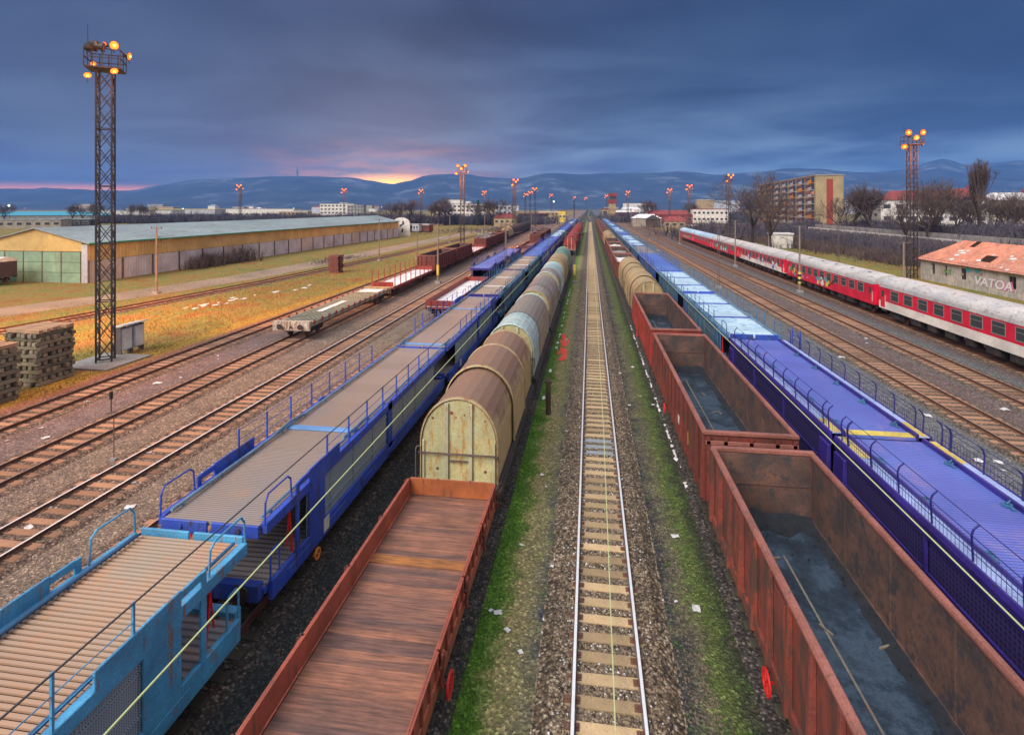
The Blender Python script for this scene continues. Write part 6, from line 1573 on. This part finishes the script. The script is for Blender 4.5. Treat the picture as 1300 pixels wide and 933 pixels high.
thicket('far_wood', 'hazy dark wood along the left horizon behind the warehouse', arc(-60, 480, 400, 30, 9), 5, 9, 9000, 'twig_dark', 1.4)
thicket('far_wood', 'hazy dark wood in the middle distance left of centre', arc(470, 700, 370, 30, 9), 5, 8.5, 5000, 'twig_dark', 1.4)
thicket('far_wood', 'hazy dark wood in the distance right of centre', arc(790, 960, 420, 30, 10), 5, 10, 4500, 'twig_dark', 1.4)
thicket('far_wood', 'dark wood around the foot of the apartment block', arc(900, 1060, 200, 20, 7), 3, 8, 3800, 'twig_dark', 1.2)
thicket('scrub', 'reddish scrub patches in the meadow beyond the warehouse end', [(-60,240,10),(-45,260,10),(-30,280,8)], .8, 2.4, 900, 'twig')
thicket('scrub', 'brown bushes against the warehouse wall', [(-69,88,1),(-69.5,95,1),(-69,104,1.2)], 1.5, 3.6, 260, 'twig')

# grass tufts, ballast stones
def tufts(name, label, areas, mats, blade, h0, h1, wd):
    mb = MB(); rnd = random.Random(99)
    for (x0, x1, y0, y1, n_, m_, thr) in areas:
        mb.m = m_
        for k in range(n_):
            x = rnd.uniform(x0, x1); y = y0+(y1-y0)*rnd.random()**1.4
            if mn.noise((x*.9, y*.35, 4)) < thr or mn.noise((x*4.5, y*2.2, 9)) < -.12: continue
            for q_ in range(blade):
                a = rnd.uniform(0, 6.28); hh = rnd.uniform(h0, h1); lean = rnd.uniform(.2,.7)*hh; bx = x+rnd.uniform(-.04,.04); by = y+rnd.uniform(-.04,.04); w2 = wd
                mb.add([(bx-w2*math.sin(a), by+w2*math.cos(a), GZ-.01), (bx+w2*math.sin(a), by-w2*math.cos(a), GZ-.01), (bx+lean*math.cos(a), by+lean*math.sin(a), GZ+hh)], [(0,1,2)])
    tag(mb.build(name, mats), label, 'grass', kind='stuff')
tufts('grass', 'short bright green grass strips beside the centre track', [(-3.15,-2.25,9,48,9500,0,-.12),(-2.3,-1.2,9,40,2200,0,.08),(2.9,3.7,9,40,1500,0,.1),(2.4,3.1,12,45,300,0,.2),(-6.4,-5.9,12,24,300,0,.1)], ['grassgreen'], 3, .03, .08, .007)
tufts('dry_grass', 'yellow and orange dry grass around the left lamp tower', [(-44,-31.3,24,90,9000,0,.0),(-44,-31.3,24,90,7000,2,-.2),(-58,-32,30,130,9000,1,-.1),(34,52,62,150,7000,1,-.3)], ['grassdry', 'grassolive', 'grassbrown'], 3, .08, .26, .014)
st_ = MB(); rnd = random.Random(4)
def stone(x, y, z, s, m_):
    st_.m = m_; a = rnd.uniform(0, 3.1); c, s_ = math.cos(a), math.sin(a)
    pts = [(-1,-.7,-.5),(1,-.8,-.5),(.9,.8,-.5),(-.8,.7,-.5),(-.5,-.4,.6),(.6,-.4,.45),(.5,.5,.65),(-.5,.4,.5)]
    st_.add([(x+(p[0]*c-p[1]*s_)*s*rnd.uniform(.8,1.2), y+(p[0]*s_+p[1]*c)*s*rnd.uniform(.8,1.2), z+p[2]*s) for p in pts], [(4,5,6,7),(0,1,5,4),(1,2,6,5),(2,3,7,6),(3,0,4,7)])
for k in range(24000):
    y = 9+38*rnd.random()**1.8; x = .4+max(-1.6, min(1.6, rnd.gauss(0, .75)))
    ph = ((y-9) % .62); onsl = (ph < .16 or ph > .46) and abs(x-.4) < 1.27
    if onsl and abs(x-.4) < .8 and rnd.random() < .95: continue
    if abs(abs(x-.4)-.75) < .05: continue
    z = -.16 if abs(x-.4) < .84 else -.118 if abs(x-.4) < 1.3 else -.2
    stone(x, y, z, rnd.uniform(.014, .034), 0 if rnd.random() < .42 else (2 if rnd.random() < .08 else 1))
for k in range(5000):
    x = rnd.choice([rnd.uniform(-17.2,-15.2), rnd.uniform(-21.6,-20.1), rnd.uniform(-8,-6.1), rnd.uniform(12,18), rnd.uniform(2.0,2.8)]); y = 12+40*rnd.random()**1.5; stone(x, y, GZ+.01, rnd.uniform(.015,.04), 1)
tag(st_.build('ballast_stones', ['stone', 'stone_dark', 'paper']), 'loose pale and brown ballast stones between the sleepers', 'gravel', kind='stuff')
sn = MB(); rnd = random.Random(16)
for k in range(20):
    q_ = rnd.random(); x = -42.5+4.5*q_+rnd.gauss(0,.5); y = 53+19*q_+rnd.gauss(0,1.2); n_ = 8; w2 = rnd.uniform(.1,.4)
    sn.add([(x+math.cos(2*math.pi*i/n_)*w2*rnd.uniform(.5,1.3), y+math.sin(2*math.pi*i/n_)*w2*2.2*rnd.uniform(.5,1.3), GZ+.05) for i in range(n_)]+[(x, y, GZ+.14)], [(i, (i+1) % n_, n_) for i in range(n_)])
tag(sn.build('melting_snow', 'snow'), 'scattered snow remains in the dry grass left of the tracks', 'snow', kind='stuff')
thicket('scrub', 'low brown weeds scattered over the dry grass meadow', [(-38,44,4),(-41,60,4),(-40,80,4),(-38,110,4)], .25, .8, 700, 'grassbrown')
thicket('scrub', 'dark heap of low scrub beside the curved track', [(-52,100,1.2),(-51.5,108,1.4),(-51,114,1)], .5, 1.1, 260, 'twig')
# melting snow line by the gondolas
sn = MB(); rnd = random.Random(6)
for k in range(120):
    y = 22+30*(k/120)+rnd.uniform(-.3,.3); x = 3.75+.1*mn.noise((y*.5,0,0)); w2 = rnd.uniform(.03,.12)*(1.3 if y < 26 else 1)
    if mn.noise((y*.8, 2, 2)) < -.25: continue
    n_ = 8; sn.add([(x+math.cos(2*math.pi*i/n_)*w2*rnd.uniform(.6,1.2), y+math.sin(2*math.pi*i/n_)*rnd.uniform(.12,.3), GZ+.012) for i in range(n_)]+[(x, y, GZ+.035)], [(i, (i+1) % n_, n_) for i in range(n_)])
tag(sn.build('melting_snow', 'snow'), 'thin broken line of melting snow along the gondola track', 'snow', kind='stuff')
sn = MB()
for k in range(60):
    y = 31+45*(k/60)+rnd.uniform(-.5,.5); x = -2.55+.12*mn.noise((y*.5,9,0)); w2 = rnd.uniform(.04,.13)
    if mn.noise((y*.5, 7, 2)) < 0: continue
    n_ = 8; sn.add([(x+math.cos(2*math.pi*i/n_)*w2*rnd.uniform(.6,1.2), y+math.sin(2*math.pi*i/n_)*rnd.uniform(.15,.5), GZ+.012) for i in range(n_)]+[(x, y, GZ+.035)], [(i, (i+1) % n_, n_) for i in range(n_)])
tag(sn.build('melting_snow', 'snow'), 'patches of melting snow in the green strip by the hood wagons', 'snow', kind='stuff')

# ------------------------------------------------------------------ litter: crumpled sheets of paper
def litter(u, v, s, label, m_='paper', z=GZ+.01):
    F_ = 700*(H-z)/(v-264); x, y = at(u, F_); rnd = random.Random(int(u*v)); mb = MB(); n_ = 5
    for j in range(n_):
        for i in range(n_): mb.v.append(((i/(n_-1)-.5)*s*1.3+rnd.uniform(-.02,.02)*s, (j/(n_-1)-.5)*s+rnd.uniform(-.02,.02)*s, .015+.14*s*rnd.random()))
    for j in range(n_-1):
        for i in range(n_-1): mb.f.append((j*n_+i, j*n_+i+1, (j+1)*n_+i+1, (j+1)*n_+i)); mb.mi.append(0)
    o = mb.build('paper_scrap', m_); o.location = (x, y, z); o.rotation_euler = (0, 0, rnd.uniform(0, 3)); tag(o, label, 'litter', 'paper litter on the ballast')
LT = [(884,773,.30,'white square sheet lying right of the centre track near the bottom'),(857,681,.28,'white sheet lying right of the centre track, above the square one'),(909,669,.2,'white scrap at the foot of the nearest gondola, midway'),(920,730,.18,'small white scrap beside the nearest gondola side'),(943,796,.22,'crumpled scrap just left of the gondola handwheel'),
 (794,822,.28,'crumpled paper between the centre rails at the bottom'),(749,822,.16,'bluish scrap between the centre rails at the bottom'),(813,821,.14,'small scrap touching the right centre rail'),(724,788,.16,'pale blue scrap touching the left centre rail'),(662,692,.15,'small white scrap on the sandy path'),
 (716,835,.14,'small scrap on the ballast at the left of the centre rails'),(791,589,.28,'sky blue plastic scrap right of the centre rails'),(742,575,.18,'scrap on the left centre rail below the grey sleepers'),(829,514,.18,'single scrap beside the snow line'),(787,474,.18,'scrap on the gravel between rail and snow line'),
 (600,757,.22,'white scrap on the green grass by the low wagon'),(632,778,.24,'pair of white scraps on the grass edge'),(623,775,.14,'small scrap beside the pair on the grass edge'),(644,800,.18,'white scrap on sand at the bottom centre'),(661,828,.15,'tiny white scrap low on the sandy path'),
 (183,576,.45,'big white scrap between the rails of the bright railed left track'),(177,612,.4,'flat white sheet right of the bright railed left track'),(62,649,.4,'white scrap between the rails of the left track near the left edge'),(35,671,.4,'white litter heap beside the left track at the left edge'),(200,487,.4,'white sheet on the gravel left of the second left track'),(110,511,.35,'white scrap beside the orange rusty track'),(58,556,.3,'small white scrap between two left tracks'),(270,554,.35,'pale scrap right of the bright railed left track'),(165,644,.3,'single scrap right of the bright railed track, lower left'),(326,460,.4,'small scrap beside the second left track near the flat wagon'),
 (1242,585,.35,'white scrap right of the first empty right track'),(1267,587,.3,'second white scrap right of the first empty right track'),(1069,454,.4,'white sheet on the grey gravel left of the first right track'),(1178,528,.35,'small scrap on grey gravel near the bent fence posts'),(1226,478,.35,'white scrap near the second right track'),(1275,520,.4,'white sheet right of the second right track at the right edge'),(1267,500,.3,'pale blue scrap between the second right rails'),(1165,483,.35,'scrap between the first right rails'),(1100,430,.3,'tiny scrap between both empty right tracks'),(1220,470,.3,'tiny scrap beside the coach track')]
for u, v, s, l in LT: litter(u, v, s*(.68 if v > 560 and 560 < u < 960 else .85), l, 'cyanpaper' if 'sky blue' in l else 'paper')
rnd = random.Random(31)
for k in range(70):
    x = rnd.choice([rnd.uniform(-21.5,-15.3), rnd.uniform(-28,-25), rnd.uniform(12,18), rnd.uniform(21,27), rnd.uniform(1.9,3.3), rnd.uniform(-2.2,-1)]); y = 14+60*rnd.random()**1.3
    sz = rnd.uniform(.07,.2); n_ = 4; mb = MB(); mb.v = [((i-1)*sz/2, (j-1)*sz/2.5, .02+.25*sz*rnd.random()) for j in range(3) for i in range(3)]; mb.f = [(0,1,4,3),(1,2,5,4),(3,4,7,6),(4,5,8,7)]; mb.mi = [0]*4
    o = mb.build('paper_scrap', 'paper'); o.location = (x, y, GZ+.01 if abs(x-.4) > 1.6 else -.15); o.rotation_euler = (0, 0, rnd.uniform(0, 3)); tag(o, 'tiny scrap of white litter lying among the gravel of the yard', 'litter', 'tiny litter flecks on the gravel')
# red stain of paint on the grass
x, y = -2.0, 43; rs = MB(); rnd = random.Random(12)
for k in range(22):
    cx, cy = rnd.gauss(0,.18), rnd.uniform(-4,4.5); n_ = 7; r_ = rnd.uniform(.1,.28)
    rs.add([(cx+math.cos(2*math.pi*i/n_)*r_*rnd.uniform(.6,1.2), cy+math.sin(2*math.pi*i/n_)*r_*3*rnd.uniform(.6,1.2), .0+k*.0007) for i in range(n_)], [tuple(range(n_))])
o = rs.build('red_ground_stain', plain('redstain', (.75,.06,.03), .8)); o.location = (x, y, GZ+.015); o['kind'] = 'structure'
